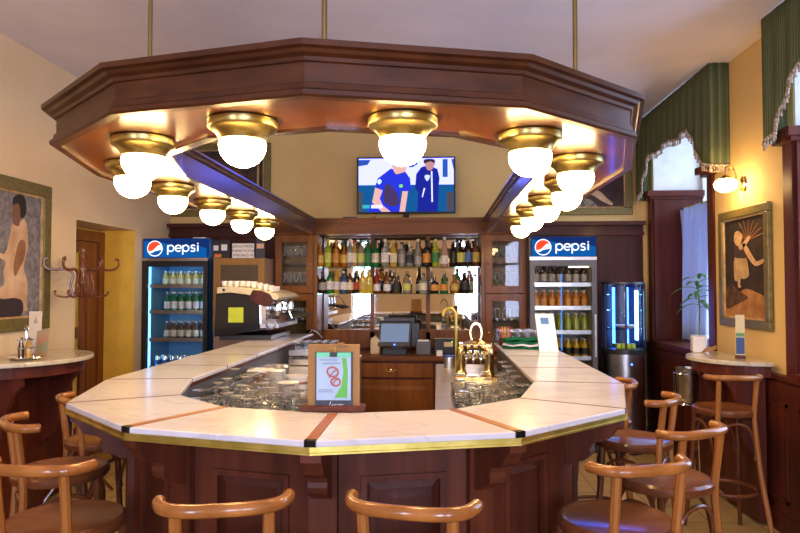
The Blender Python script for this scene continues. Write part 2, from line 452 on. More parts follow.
# dark panelling on the right wall: dado, recess linings with cornices, casings
def dado(mb, X, y0, y1, h, sgn):
    """panelled wainscot on a side wall; sgn = direction into the room"""
    d = lambda a, b: (min(X + sgn * a, X + sgn * b), max(X + sgn * a, X + sgn * b))
    mb.box(*d(0, .02), y0, y1, 0, h - .03); mb.box(*d(0, .05), y0, y1, h - .03, h); mb.box(*d(0, .03), y0, y1, 0, .12)
    mb.box(*d(0, .032), y0, y1, h - .12, h - .05)
    n = max(1, round((y1 - y0) / .55)); L = (y1 - y0) / n
    for i in range(n):
        a, b = y0 + i * L + .07, y0 + (i + 1) * L - .07
        for q in ((a, b, .2, .22), (a, b, h - .2, h - .18), (a, a + .02, .2, h - .18), (b - .02, b, .2, h - .18)): mb.box(*d(.018, .03), *q)
    return mb
w = MB(); dado(w, XR, YF + .01, YB - .01, 1.0, -1)
struct(w.build('trim_wainscot_right', 'dark'))
w = MB(); dado(w, XL, YF + .01, DA - .05, 1.0, 1)
struct(w.build('trim_wainscot_left', 'dark'))
for a, b in ((N1a, N1b), (N2a, N2b)):
    w = MB()
    for y0, y1, s in ((b - .035, b, -1), (a, a + .035, 1)):
        w.box(XR, XN, y0, y1, 1.0, 2.45)
        yo = y0 - .03 if s < 0 else y1 + .03
        w.box(XR - .05, XN, min(y0, yo), max(y1, yo), 2.45, 2.475); yo = y0 - .06 if s < 0 else y1 + .06
        w.box(XR - .08, XN, min(y0, yo), max(y1, yo), 2.475, 2.53)
    w.box(XR - .02, XR, a - .1, a + .005, 1.0, 2.45); w.box(XR - .02, XR, b - .005, min(b + .1, YB - .02), 1.0, 2.45)
    w.box(XR - .07, XR, a - .13, a + .005, 2.45, 2.52); w.box(XR - .07, XR, b - .005, min(b + .13, YB - .02), 2.45, 2.53)
    struct(w.build('trim_window_recess', 'dark'))
    struct(MB().box(XR - .06, XN, a + .036, b - .036, 1.0, 1.03).build('trim_window_ledge', 'dark'))
# dark panelling on the back wall each side of the back bar
w = MB()
for x0, x1 in ((XL + .01, -1.66), (.92, XR - .055)):
    w.box(x0, x1, YB - .04, YB, 0, 2.1); w.box(x0, x1, YB - .09, YB, 2.1, 2.13); w.box(x0, x1, YB - .06, YB, 2.13, 2.2); w.box(x0, x1, YB - .14, YB, 2.2, 2.24)
    w.box(x0, x1, YB - .05, YB, 1.62, 1.66)
struct(w.build('trim_back_panelling', 'bodyp'))

# door in the left recess
struct(MB().box(XL - .5, XL - .36, 4.6, 6.6, 0, CEIL).build('wall_recess', 'ochre'))
struct(MB().box(XL - .349, XL - .002, DB - .002, DB + .009, 0, 2.10).build('trim_door_reveal', 'ochre'))
d = MB(); X0 = XL - .355
for y0, y1 in ((DA + .01, DA + .1), (DB - .1, DB - .003)): d.box(X0, X0 + .06, y0, y1, 0, 2.08)
d.box(X0, X0 + .06, DA + .1, DB - .1, 1.98, 2.08)
door = struct(d.build('door_1', 'doorw'))
d = MB()
for y0, y1, z0, z1 in ((DA + .105, DA + .3, .01, 1.975), (DB - .4, DB - .105, .01, 1.975), (DA + .3, DB - .4, .01, .3), (DA + .3, DB - .4, 1.1, 1.2), (DA + .3, DB - .4, 1.87, 1.975)): d.box(X0 + .005, X0 + .045, y0, y1, z0, z1)
d.box(X0 + .045, X0 + .055, DB - .3, DB - .2, .15, 1.85)
d.build('door_leaf', 'doorw', door)
MB().box(X0 + .015, X0 + .025, DA + .3, DB - .4, .3, 1.87).build('door_panel', mat('yellow_door_panel', (.75, .55, .08), .4), door)

# ------------------------------------------------------------------ bar plan
XC, Y0 = -.3594, 1.8462
A1, B1, A2, B2, A3, B3 = .6124, .1549, 1.0392, .5609, 1.2069, 1.1935
YL, YRT = 6.15, 5.25
front = [(XC - A3, Y0 + B3), (XC - A2, Y0 + B2), (XC - A1, Y0 + B1), (XC, Y0), (XC + A1, Y0 + B1), (XC + A2, Y0 + B2), (XC + A3, Y0 + B3)]
barpath = [(XC - A3, YL)] + front + [(XC + A3, YRT)]
canpath0 = [(XC - A3, 6.468)] + front + [(XC + A3, 6.468)]
WB = .398
bar = thing('bar_counter', 'large polygonal bar counter with pale marble top, brass edge and dark panelled front', 'bar counter', (XC, 3.2, 0))
bo = bar.location
def bp(pts): return [(p[0] - bo.x, p[1] - bo.y) for p in pts]
path = bp(barpath)
ZT = 1.118
MB().loft(path, [(0, 1.077), (0, 1.083), (-.003, 1.084), (-.003, 1.093), (0, 1.094), (0, 1.100), (-.05, 1.100), (-.05, 1.077)]).build('brass_edge', 'brass', bar)
MB().loft(path, [(-.02, 1.072), (-.02, 1.095), (-WB + .02, 1.095), (-WB + .02, 1.072)]).build('top_board', 'bodyw', bar)
outer = offset(path, -.003); inner = offset(path, -WB)
# stations along the path: vertices and the joints of the straight arms
st = []
for i in range(len(path)):
    if i == 0:
        ys = [YL - .01, 5.42, 4.82, 4.22, 3.62]
        for y in ys: st.append(((outer[0][0], y - bo.y), (inner[0][0], y - bo.y), .010 if y < YL - .1 else 0))
    elif i == len(path) - 1:
        ys = [3.62, 4.22, 4.82, YRT - .01]
        for y in ys: st.append(((outer[-1][0], y - bo.y), (inner[-1][0], y - bo.y), .010 if y < YRT - .1 else 0))
    else: st.append((outer[i], inner[i], .032 if i in (3, 4, 5) else .011))
for a, b in zip(st, st[1:]):
    def shrink(s, o):
        du = Vector((o[0][0] - s[0][0], o[0][1] - s[0][1])); dv = Vector((o[1][0] - s[1][0], o[1][1] - s[1][1]))
        k = s[2] / 2 * 1.0
        return (s[0][0] + du.normalized().x * k, s[0][1] + du.normalized().y * k), (s[1][0] + dv.normalized().x * k, s[1][1] + dv.normalized().y * k)
    ao, ai = shrink(a, b); b_o, bi = shrink(b, a)
    MB().prism([ao, b_o, bi, ai], 1.097, ZT).build('marble_slab', 'marble', bar, bevel=.004)
for s in st:
    if s[2] == 0: continue
    o, i_ = Vector(s[0]), Vector(s[1]); t = (i_ - o).normalized(); n = Vector((-t.y, t.x)); k = s[2] / 2
    wide = s[2] > .02
    e = o + t * (.022 if wide else .002)
    MB().prism([e + n * k, e - n * k, i_ - n * k, i_ + n * k], 1.097, ZT + (.001 if wide else .0004)).build('seam_strip', 'seam' if wide else 'seamd', bar)
    if wide: MB().prism([o + n * k * 1.05, o - n * k * 1.05, e - n * k * 1.05, e + n * k * 1.05], 1.1, ZT + .001).build('seam_end_cap', 'blackg', bar)
# panelled front
SB = -.235
MB().loft(path, [(SB, .0), (SB, 1.072), (-WB + .03, 1.072), (-WB + .03, .0)]).build('body', 'bodyp', bar)
MB().loft(path, [(SB + .03, .0), (SB + .03, .10), (SB + .015, .12), (SB - .01, .12), (SB - .01, 0)]).build('plinth', 'bodyw', bar)
MB().loft(path, [(-WB + .029, .3), (-WB + .029, 1.070), (-WB + .022, 1.070), (-WB + .022, .3)]).build('inner_lining', 'grey', bar)
bodyp = offset(path, SB)
for i in range(len(bodyp) - 1):
    a, b = Vector(bodyp[i]), Vector(bodyp[i + 1]); L = (b - a).length; u = (b - a) / L; n = Vector((u.y, -u.x))
    k = max(1, round(L / .62)); l = L / k
    for j in range(k):
        o = a + u * (l * j)
        f = MB()
        f.obox(o, u, n, .045, l - .045, 0, .014, .95, 1.07)
        f.obox(o, u, n, .045, l - .045, 0, .014, .12, .20)
        f.obox(o, u, n, .045, .115, 0, .014, .20, .95); f.obox(o, u, n, l - .115, l - .045, 0, .014, .20, .95)
        for q in ((.115, l - .115, .93, .95), (.115, l - .115, .20, .22), (.115, .135, .22, .93), (l - .135, l - .115, .22, .93)): f.obox(o, u, n, q[0], q[1], 0, .022, q[2], q[3])
        f.build('panel_frame', 'bodyw', bar)
        MB().frust(o, u, n, (.138, l - .138, .223, .927), (.162, l - .162, .247, .903), .001, .010).build('raised_panel', 'bodyp', bar)
# pilasters and brackets at the corners (and along the arms)
posts = []
for i in range(1, len(path) - 1):
    d = (Vector(outer[i]) - Vector(inner[i])).normalized(); posts.append((Vector(bodyp[i]), d))
for y in (4.22, 5.42): posts.append((Vector((bodyp[0][0], y - bo.y)), Vector((-1, 0))))
posts.append((Vector((bodyp[-1][0], 4.22 - bo.y)), Vector((1, 0))))
for p, d in posts:
    s = Vector((-d.y, d.x))
    MB().obox(p, s, d, -.045, .045, -.02, .024, .12, 1.07).build('pilaster', 'bodyw', bar)
    prof = [(.0, 1.0765), (.215, 1.0765), (.215, 1.05)] + [(.02 + .17 * math.cos(t) + 0.0, 1.045 - .07 * math.sin(t)) for t in (.3, .6, .9, 1.2)] 
    prof = [(.0, 1.0765), (.205, 1.0765), (.205, 1.052), (.19, 1.045), (.178, 1.03), (.165, 1.008), (.142, .995), (.118, .99), (.10, .98), (.094, .965), (.098, .95), (.092, .932), (.075, .918), (.05, .91), (.04, .90), (.0, .89)]
    mbp = MB()
    pts = [Vector((p.x + d.x * (r + .02) - s.x * .03, p.y + d.y * (r + .02) - s.y * .03, z)) for r, z in prof]
    mbp.extr(pts, (s.x * .06, s.y * .06, 0)).build('bracket', 'bodyw', bar)

# ------------------------------------------------------------------ canopy
ZC = 2.086
can = thing('bar_canopy', 'polygonal dark wood canopy with moulded edge hanging over the bar', 'canopy', (XC, 3.2, ZC))
canpath0 = [(p[0] - .012, p[1]) for p in canpath0]
cp = bp(offset(canpath0, .046))
CW = .41
MB().loft(cp, [(0, 0), (.008, .006), (.008, .019), (-.004, .026), (-.006, .043), (-.014, .047), (-.014, .102), (-.006, .105), (-.002, .115), (.014, .122), (.021, .131), (.036, .135), (.036, .152), (-.03, .152), (-.03, .0)]).build('outer_fascia', 'darkN', can)
MB().loft(cp, [(-.005, .010), (-.005, .03), (-CW + .005, .03), (-CW + .005, .010)]).build('soffit', 'soffit', can)
MB().loft(cp, [(-CW, 0), (-CW - .006, .004), (-CW - .006, .02), (-CW + .006, .028), (-CW + .006, .045), (-CW + .012, .05), (-CW + .012, .115), (-CW + .0, .12), (-CW - .004, .135), (-CW - .02, .140), (-CW - .02, .151), (-CW + .04, .151), (-CW + .04, .0)]).build('inner_fascia', 'lacquer', can)
MB().loft(cp, [(-.02, .141), (-.02, .150), (-CW + .02, .150), (-CW + .02, .141)]).build('top_board', 'darkN', can)
for x, y in ((-1.165, 2.58), (-.352, 2.02), (.52, 2.47), (-1.36, 4.9), (.64, 4.9)):
    MB().lathe([(.009, .146), (.009, CEIL - ZC)], 10, (x - bo.x, y - bo.y, 0)).lathe([(0, CEIL - ZC - .001), (.035, CEIL - ZC - .001), (.03, CEIL - ZC - .02), (.009, CEIL - ZC - .03)], 14, (x - bo.x, y - bo.y, 0)).build('hanging_rod', 'rod', can, smooth=True)

# lamps under the canopy
def make_lamp():
    t = thing('ceiling_lamp', '', 'lamp')
    prof = [(0, 0), (.110, 0), (.113, -.003), (.113, -.024), (.110, -.028), (.104, -.031), (.095, -.037), (.086, -.046), (.079, -.057), (.0755, -.066), (.070, -.067), (0, -.062)]
    MB().lathe(prof, 28).build('lamp_base', 'lampbrass', t, smooth=True)
    pr = [(.072, -.0625)] + [(.0765 * math.cos(a), -.080 - .074 * math.sin(a)) for a in [R(x) for x in (0, 15, 30, 45, 60, 75)]] + [(0, -.154)]
    MB().lathe(pr, 24).build('lamp_globe', 'globe', t, smooth=True)
    return t
segmid = lambda a, b: ((a[0] + b[0]) / 2, (a[1] + b[1]) / 2)
lampmid = offset(canpath0, -.178)
lp = [segmid(lampmid[3], lampmid[4]), segmid(lampmid[4], lampmid[5]), segmid(lampmid[2], lampmid[3]), segmid(lampmid[5], lampmid[6]), segmid(lampmid[1], lampmid[2]), segmid(lampmid[6], lampmid[7])]
LN = ['lit globe lamp on the canopy front, left of the one before the television', 'lit globe lamp on the canopy front hanging before the television',
      'lit globe lamp at the left front corner facet of the canopy', 'lit globe lamp at the right front corner facet of the canopy',
      'lit globe lamp behind the corner one on the left of the canopy', 'lit globe lamp behind the corner one on the right of the canopy']
xl_, xr_ = lampmid[0][0], lampmid[-1][0]
ordn = ['first', 'second', 'third', 'fourth']
for k in range(4):
    lp.append((xl_, 3.40 + .62 * k)); LN.append('%s lit globe lamp along the straight left arm of canopy, counted from the front' % ordn[k])
for k in range(4):
    lp.append((xr_, 3.36 + .60 * k)); LN.append('%s lit globe lamp along the straight right arm of canopy, counted from the front' % ordn[k])
lamp0 = make_lamp()
for i, ((x, y), l) in enumerate(zip(lp, LN)):
    z = ZC + .0095
    if i == 0:
        lamp0.location = (x, y, z); lamp0['label'] = l; lamp0['group'] = 'globe lamps under the canopy'
    else: dup(lamp0, (x, y, z), 0, l)

# ------------------------------------------------------------------ back bar
YBF = 6.6
bb = thing('back_bar', 'brown wooden back bar with mirrored niche, glazed side cupboards and drawers', 'back bar', (XC, 6.6, 0))
ob = bb.location
def bbox(x0, x1, y0, y1, z0, z1, mb=None):
    mb = mb or MB(); return mb.box(x0 - ob.x, x1 - ob.x, y0 - ob.y, y1 - ob.y, z0 - ob.z, z1 - ob.z)
BX0, BX1 = -1.645, .886
NX0, NX1 = -1.215, .445
# beam and cornice
m = MB(); bbox(BX0, BX1, 6.50, 6.985, 2.10, 2.22, m); bbox(BX0, BX1, 6.47, 6.985, 2.22, 2.245, m); bbox(BX0, BX1, 6.485, 6.6, 2.085, 2.105, m); bbox(BX0, BX1, 6.48, 6.6, 2.195, 2.22, m)
m.build('cornice', 'backX', bb)
for x0, x1 in ((BX0, BX0 + .02), (NX0 - .035, NX0), (NX1, NX1 + .035), (BX1 - .02, BX1)): bbox(x0, x1, YBF, 6.985, .90, 2.10).build('upright', 'back', bb)
bbox(BX0 + .02, BX1 - .02, 6.96, 6.985, .90, 2.10).build('back_panel', 'dark', bb)
# mirrors, three
dx = (NX1 - NX0) / 3
MX = [NX0, at(372, 300, Y=6.9).x, at(428, 300, Y=6.9).x, NX1]
for i in range(3): bbox(MX[i] + .012, MX[i + 1] - .012, 6.945, 6.955, 1.10, 2.09).build('mirror', 'mirror', bb)
m = MB()
for x in MX[1:3]: bbox(x - .022, x + .022, 6.925, 6.958, 1.0, 2.10, m)
bbox(NX0, NX1, 6.925, 6.958, .92, 1.10, m); bbox(NX0, NX1, 6.92, 6.958, 1.085, 1.11, m)
m.build('mirror_frame', 'back', bb)
ZS = [at(400, 293.5, Y=6.6).z, at(400, 266.5, Y=6.6).z]
for z in ZS: bbox(NX0 + .001, NX1 - .001, 6.62, 6.92, z - .008, z).build('glass_shelf', 'shelfg', bb)
# glazed cupboards
def glazed(x0, x1):
    for z0, z1, nm in ((1.50, 2.085, 'u'), (.92, 1.49, 'l')):
        d = MB(); t = .058
        for a in ((x0, x0 + t, z0, z1), (x1 - t, x1, z0, z1), (x0 + t, x1 - t, z0, z0 + t), (x0 + t, x1 - t, z1 - t, z1)): bbox(a[0], a[1], YBF - .022, YBF, a[2], a[3], d)
        for a in ((x0 + t, x1 - t, z0 + t, z0 + t + .012), (x0 + t, x1 - t, z1 - t - .012, z1 - t), (x0 + t, x0 + t + .01, z0 + t, z1 - t), (x1 - t - .01, x1 - t, z0 + t, z1 - t)): bbox(a[0], a[1], YBF - .028, YBF - .01, a[2], a[3], d)
        dd = d.build('cupboard_door', 'back', bb)
        bbox(x0 + t, x1 - t, YBF - .012, YBF - .008, z0 + t, z1 - t).build('door_pane', 'glass', dd)
        kx = x1 - .025 if x0 < XC else x0 + .025
        MB().sphere((kx - ob.x, YBF - .032 - ob.y, (z0 + z1) / 2 - (.1 if nm == 'l' else 0)), .011, seg=10, rg=6).build('knob', 'brassp', dd, smooth=True)
    for z in (1.52, 1.79, .935, 1.22): bbox(x0 + .005, x1 - .005, YBF + .01, 6.955, z - .012, z).build('cupboard_shelf', 'glass' if z in (1.79, 1.22) else 'back', bb)
    bbox(x0 + .01, x1 - .01, 6.952, 6.958, .95, 2.08).build('cupboard_backing', 'oak', bb)
glazed(BX0 + .005, NX0 - .037); glazed(NX1 + .037, BX1 - .005)
# base: worktop, drawers, doors
m = MB(); bbox(BX0, .86, 6.22, 6.985, .855, .90, m); bbox(BX0, .86, 6.21, 6.3, .868, .888, m); m.build('worktop', 'backX', bb, bevel=.004)
bbox(BX0 + .01, .85, 6.26, 6.98, .0, .855).build('base_carcass', 'bodyw', bb)
xw = [BX0 + .02, -1.20, -.86, -.02, .36, .84]
for a, b in zip(xw, xw[1:]):
    d = bbox(a + .02, b - .02, 6.24, 6.26, .70, .835).build('drawer', 'back', bb, bevel=.004)
    xm = (a + b) / 2
    MB().lathe([(.012, 0), (.016, .006), (.006, .014), (0, .016)], 10, (xm - ob.x, 6.24 - ob.y, .768), axis='Y').tube(smooth_curve([(xm - .05 - ob.x, 6.236 - ob.y, .773), (xm - .025 - ob.x, 6.226 - ob.y, .760), (xm - ob.x, 6.222 - ob.y, .757), (xm + .025 - ob.x, 6.226 - ob.y, .760), (xm + .05 - ob.x, 6.236 - ob.y, .773)]), .005, 6).build('drawer_handle', 'brassp', d, smooth=True)
    e = MB(); bbox(a + .02, b - .02, 6.24, 6.26, .08, .68, e)
    q = (a + .075 - ob.x, b - .075 - ob.x, .14, .62); q2 = (q[0] + .03, q[1] - .03, .17, .59)
    e.frust((0, 6.24 - ob.y), (1, 0), (0, -1), q, q2, 0, .012)
    e = e.build('base_door', 'back', bb)
    for zz in (.6, .54): MB().sphere((a + .035 - ob.x, 6.236 - ob.y, zz), .010, seg=8, rg=6).build('hinge', 'brassp', e, smooth=True)

# ------------------------------------------------------------------ bottles
GM = {}
def glassmat(nm, c, trans=.35):
    if nm not in GM: GM[nm] = mat('bottle_' + nm, c, .07, 0, c2=tuple(x * .8 for x in c), scale=5, trans=trans, coat=.3)
    return GM[nm]
BC = {'amber': (.50, .16, .015), 'dark': (.035, .018, .012), 'green': (.02, .22, .05), 'lime': (.42, .50, .03), 'clear': (.62, .58, .48), 'gold': (.72, .42, .06),
      'yellow': (.80, .55, .04), 'red': (.32, .03, .015), 'brown': (.16, .06, .02), 'white': (.72, .62, .52), 'blue': (.05, .10, .25), 'orange': (.75, .25, .02), 'rose': (.60, .38, .30)}
LC = {'cream': (.78, .68, .45), 'white': (.80, .76, .70), 'black': (.02, .02, .02), 'red': (.5, .04, .02), 'gold': (.62, .42, .08), 'lime': (.6, .62, .12), 'orange': (.75, .30, .04), 'blue': (.06, .16, .42), 'grey': (.36, .34, .33), 'none': None, 'green': (.03, .2, .06)}
LM = {k: (mat('label_' + k, v, .6, c2=tuple(x * .72 for x in v), scale=60) if v else None) for k, v in LC.items()}
SH = {  # body radius, body height, shoulder end, total height (relative), neck radius
    'tall': [(0, 0), (.95, 0), (1, .02), (1, .58), (.93, .66), (.55, .74), (.36, .79), (.33, .93), (.38, .935), (.38, .96)],
    'square': [(0, 0), (.95, 0), (1, .02), (1, .62), (.97, .66), (.6, .71), (.36, .74), (.34, .92), (.4, .925), (.4, .95)],
    'squat': [(0, 0), (1.05, 0), (1.2, .03), (1.28, .25), (1.15, .48), (.75, .62), (.4, .70), (.36, .9), (.42, .905), (.42, .95)],
    'sloped': [(0, 0), (.95, 0), (1, .02), (1, .40), (.86, .55), (.62, .70), (.42, .82), (.35, .93), (.39, .935), (.39, .955)],
    'flask': [(0, 0), (1.1, 0), (1.2, .03), (1.2, .55), (1.1, .62), (.5, .70), (.36, .73), (.36, .9), (.42, .905), (.42, .95)],
}
def make_bottle(shape, colr, lab, h, r, cap, label, group):
    t = thing('bottle', label, 'bottle', group=group)
    MB().lathe([(a * r, b * h) for a, b in SH[shape]] + [(0, SH[shape][-1][1] * h)], 12).build('glass_body', glassmat(colr, BC[colr], .25 if colr != 'clear' else .6), t, smooth=True)
    if LM[lab]:
        z0, z1 = (.16, .50) if shape != 'sloped' else (.1, .37)
        if shape == 'squat': rr = r * 1.27
        elif shape == 'flask': rr = r * 1.22
        else: rr = r * 1.025
        MB().lathe([(rr - .003, z0 * h), (rr, z0 * h + .001), (rr, z1 * h), (rr - .003, z1 * h + .001)], 14, ang0=R(180 + 10), ang1=R(360 - 10)).build('paper_label', LM[lab], t, smooth=True)
    MB().lathe([(r * .41, h * .90), (r * .43, h * .905), (r * .43, h * .995), (r * .38, h), (0, h)], 10).build('cap', LM[cap], t, smooth=True)
    return t
# upper shelf: px position, shape, glass, label, cap, top px
UP = [(320, 'squat', 'orange', 'gold', 'gold', 244), (328, 'tall', 'lime', 'lime', 'lime', 239), (336.5, 'square', 'amber', 'orange', 'gold', 240), (344, 'squat', 'amber', 'gold', 'black', 243), (350, 'tall', 'clear', 'white', 'cream', 239), (354.5, 'tall', 'gold', 'cream', 'red', 240),
      (361, 'tall', 'clear', 'lime', 'green', 240), (368, 'tall', 'green', 'green', 'green', 239), (375.5, 'flask', 'green', 'cream', 'black', 240), (385, 'square', 'clear', 'white', 'cream', 239), (393.5, 'tall', 'gold', 'cream', 'gold', 240), (402, 'square', 'clear', 'grey', 'black', 242),
      (409.5, 'squat', 'clear', 'black', 'cream', 243), (418, 'sloped', 'clear', 'grey', 'cream', 239), (426.5, 'square', 'dark', 'orange', 'black', 240), (435.5, 'tall', 'lime', 'green', 'lime', 239), (444.5, 'sloped', 'rose', 'white', 'white', 237), (453.5, 'tall', 'dark', 'black', 'black', 242),
      (461, 'squat', 'dark', 'lime', 'black', 239), (468, 'tall', 'dark', 'blue', 'gold', 238), (476, 'square', 'brown', 'gold', 'black', 238)]
LOW = [(322.5, 'flask', 'dark', 'grey', 'black', 272), (330, 'tall', 'green', 'white', 'gold', 269), (337, 'tall', 'gold', 'white', 'gold', 270), (343.5, 'tall', 'blue', 'white', 'cream', 271), (350, 'tall', 'brown', 'cream', 'cream', 271), (357, 'square', 'dark', 'red', 'gold', 271),
       (363, 'square', 'yellow', 'gold', 'yellow' if 'yellow' in LC else 'gold', 270), (369, 'square', 'yellow', 'none', 'gold', 269), (377, 'sloped', 'red', 'white', 'red', 269), (387, 'sloped', 'brown', 'white', 'white', 269), (396, 'squat', 'brown', 'black', 'gold', 275), (407, 'squat', 'clear', 'lime', 'black', 274),
       (423, 'flask', 'clear', 'cream', 'black', 273), (434.5, 'flask', 'dark', 'orange', 'orange', 276), (444, 'squat', 'green', 'orange', 'black', 275), (455, 'squat', 'amber', 'gold', 'black', 274), (465, 'flask', 'dark', 'black', 'black', 272)]
onames = ['first', 'second', 'third', 'fourth', 'fifth', 'sixth', 'seventh', 'eighth', 'ninth', 'tenth', 'eleventh', 'twelfth', 'thirteenth', 'fourteenth', 'fifteenth', 'sixteenth', 'seventeenth', 'eighteenth', 'nineteenth', 'twentieth', 'last']
cname = {'none': 'no label', 'lime': 'lime green label'}
shn = {'tall': 'tall', 'square': 'broad shouldered', 'squat': 'squat', 'sloped': 'sloping', 'flask': 'broad'}
for row, zs, gname, where in ((UP, ZS[1], 'liquor bottles on the upper shelf', 'upper'), (LOW, ZS[0], 'liquor bottles on the lower shelf', 'lower')):
    for i, (px, sh, gc, lb, cap, ty) in enumerate(row):
        yb = 6.72 + .02 * ((i * 7) % 3 - 1)
        p = at(px, 280, Y=yb); h = at(px, ty, Y=yb).z - zs
        r = {'squat': .033, 'flask': .035, 'square': .041}.get(sh, .038)
        n = onames[i] if i < len(row) - 1 else 'last'
        t = make_bottle(sh, gc, lb, h, r, cap, '%s %s bottle with %s, %s from the left on the %s shelf' % (shn[sh], gc if gc != 'dark' else 'dark', cname.get(lb, lb + ' label'), n, where), gname)
        t.location = (p.x, yb, zs)
bk = [('tall', 'amber', 'cream'), ('tall', 'green', 'white'), ('square', 'brown', 'gold'), ('tall', 'clear', 'white'), ('sloped', 'dark', 'cream'), ('tall', 'gold', 'red'), ('square', 'dark', 'white'), ('tall', 'amber', 'black'), ('tall', 'brown', 'cream'), ('sloped', 'green', 'gold'), ('tall', 'clear', 'cream'), ('square', 'amber', 'white')]
for row, zs, ys, where in ((bk, ZS[1], 6.865, 'upper'), (bk[::-1], ZS[0], 6.865, 'lower')):
    for i, (sh, gc, lb) in enumerate(row):
        x = NX0 + .10 + (NX1 - NX0 - .2) * i / 11
        t = make_bottle(sh, gc, lb, (.27 if where == 'upper' else .235) + .012 * ((i * 5) % 3), .036, ('gold', 'black', 'cream')[i % 3], '%s bottle, %s label, rear row of %s shelf, %s from left' % (gc, lb, where, onames[i] if i < 11 else 'last'), 'bottles in the rear row of the %s shelf' % where)
        t.location = (x, ys, zs)
# two jars of stirrers at the right end of the lower shelf
for i, px in enumerate((473,)):
    p = at(px, 280, Y=6.72)
    t = thing('glass_jar', 'tall clear glass jar at the right end of the lower bottle shelf', 'jar', (p.x, 6.72, ZS[0]))
    MB().lathe([(0, 0), (.035, 0), (.038, .02), (.038, .17), (.036, .17), (.034, .01), (0, .008)], 14).build('jar_body', 'ware', t, smooth=True)
    MB().lathe([(.039, .17), (.039, .2), (0, .205)], 14).build('lid', 'chrome', t, smooth=True)

# ------------------------------------------------------------------ glassware
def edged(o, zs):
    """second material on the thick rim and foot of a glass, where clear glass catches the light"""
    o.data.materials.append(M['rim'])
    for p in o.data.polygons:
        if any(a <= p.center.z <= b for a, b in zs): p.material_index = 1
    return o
def wine_glass(label, group):
    o = MB().lathe([(0, .001), (.03, 0), (.031, .003), (.006, .008), (.004, .03), (.004, .075), (.012, .085), (.03, .105), (.036, .13), (.034, .165), (.031, .186), (.0305, .190), (.0285, .190), (.029, .186), (.033, .16), (.0345, .13), (.028, .108), (.01, .09), (0, .087)], 12).build('wine_glass', 'ware', smooth=True)
    return tag(edged(o, ((-1, .006), (.1855, 1))), label, 'glass', group)
def tumbler(label, group, h=.12, r=.034):
    o = MB().lathe([(0, 0), (r * .78, 0), (r * .82, .004), (r * .84, .016), (r, h - .004), (r, h), (r * .92, h), (r * .92, h - .004), (r * .76, .02), (r * .74, .014), (0, .012)], 12).build('tumbler', 'ware', smooth=True)
    return tag(edged(o, ((-1, .0145), (h - .003, 1))), label, 'glass', group)
def turned_glass(label, group):
    """stemmed glass stored upside down on its rim"""
    o = MB().lathe([(.030, 0), (.032, 0), (.0335, .004), (.037, .045), (.034, .07), (.014, .09), (.005, .10), (.0045, .135), (.008, .142), (.030, .148), (.031, .151), (0, .153)], 12).build('stemmed_glass', 'ware', smooth=True)
    return tag(edged(o, ((-1, .003), (.141, 1))), label, 'glass', group)
def field(proto, pts):
    for i, p in enumerate(pts):
        o = proto if i == 0 else proto.copy()
        if i: C.objects.link(o)
        o.location = p; o.rotation_euler = (0, 0, random.uniform(0, 6))
for side, x0, x1 in (('left', BX0 + .06, NX0 - .09), ('right', NX1 + .09, BX1 - .06)):
    n = 5; dxx = (x1 - x0) / (n - 1)
    for z, kind, nm in ((1.79, 'w', 'upper part of upper'), (1.52, 'w', 'lower part of upper'), (1.22, 't', 'upper part of lower'), (.935, 't', 'lower part of lower')):
        lab = ('clear stemmed glass' if kind == 'w' else 'clear tumbler glass') + ' stored in the %s %s glazed cupboard' % (nm, side)
        pr = (wine_glass if kind == 'w' else tumbler)(lab, '%s glasses in the %s %s cupboard' % ('stemmed' if kind == 'w' else 'tumbler', nm, side)); pr.data.materials[0] = M['warep']
        pts = [(x0 + dxx * i + (.012 if j else 0) * (1 if i < n - 1 else -1), 6.68 + .11 * j, z + .0005) for j in range(2) for i in range(n)]
        field(pr, pts)

# ------------------------------------------------------------------ workbenches inside the bar
def bench(label, x0, x1, y0, y1, z):
    t = thing('workbench', label, 'workbench', ((x0 + x1) / 2, (y0 + y1) / 2, 0))
    hx, hy = (x1 - x0) / 2, (y1 - y0) / 2
    MB().box(-hx, hx, -hy, hy, z - .03, z).build('bench_top', 'satin', t, bevel=.003)
    MB().box(-hx + .01, hx - .01, -hy + .01, hy - .01, .1, z - .03).build('bench_body', 'grey', t)
    return t
ZBN = .95
xiL, xiR = XC - A3 + WB, XC + A3 - WB
bench('steel workbench crowded with glasses inside the left arm of the bar', xiL + .004, xiL + .50, 3.16, 5.9, ZBN)
bench('steel workbench carrying the beer tower inside the right arm of the bar', xiR - .46, xiR - .004, 3.16, 5.2, ZBN)
innerw = [(p[0] + bo.x, p[1] + bo.y) for p in offset(path, -WB - .045)]
def inside(x, y):
    """clear of the inner edge of the bar top"""
    for a, b in zip(innerw, innerw[1:]):
        if (b[0] - a[0]) * (y - a[1]) - (b[1] - a[1]) * (x - a[0]) < 0: return False
    return True
iv = [(p[0] + bo.x, p[1] + bo.y) for p in offset(path, -WB - .004)]
for nm, pts in (('left', [(xiL + .004, 3.155), iv[1], iv[2], iv[3], (-.42, 3.155)]), ('right', [(-.02, 3.155), (iv[4][0] * .45 + iv[5][0] * .55 - .2, iv[5][1] - .06), iv[5], iv[6], iv[7] if False else (xiR - .004, 3.155)])):
    cxm = sum(p[0] for p in pts) / len(pts); cym = sum(p[1] for p in pts) / len(pts)
    t = thing('glass_tray', 'steel corner tray of glasses tucked behind the %s front of the bar top' % nm, 'tray', (cxm, cym, 0))
    q = [(p[0] - cxm, p[1] - cym) for p in pts]
    MB().prism(q, ZBN - .03, ZBN).build('tray_top', 'satin', t); MB().prism([(a * .9, b * .9) for a, b in q], .1, ZBN - .03).build('tray_body', 'grey', t)
SPOT = [tuple(at(a, b, Z=ZBN)[:2]) for a, b in ((276, 396), (288, 405), (263, 386), (281, 386), (295, 393))]
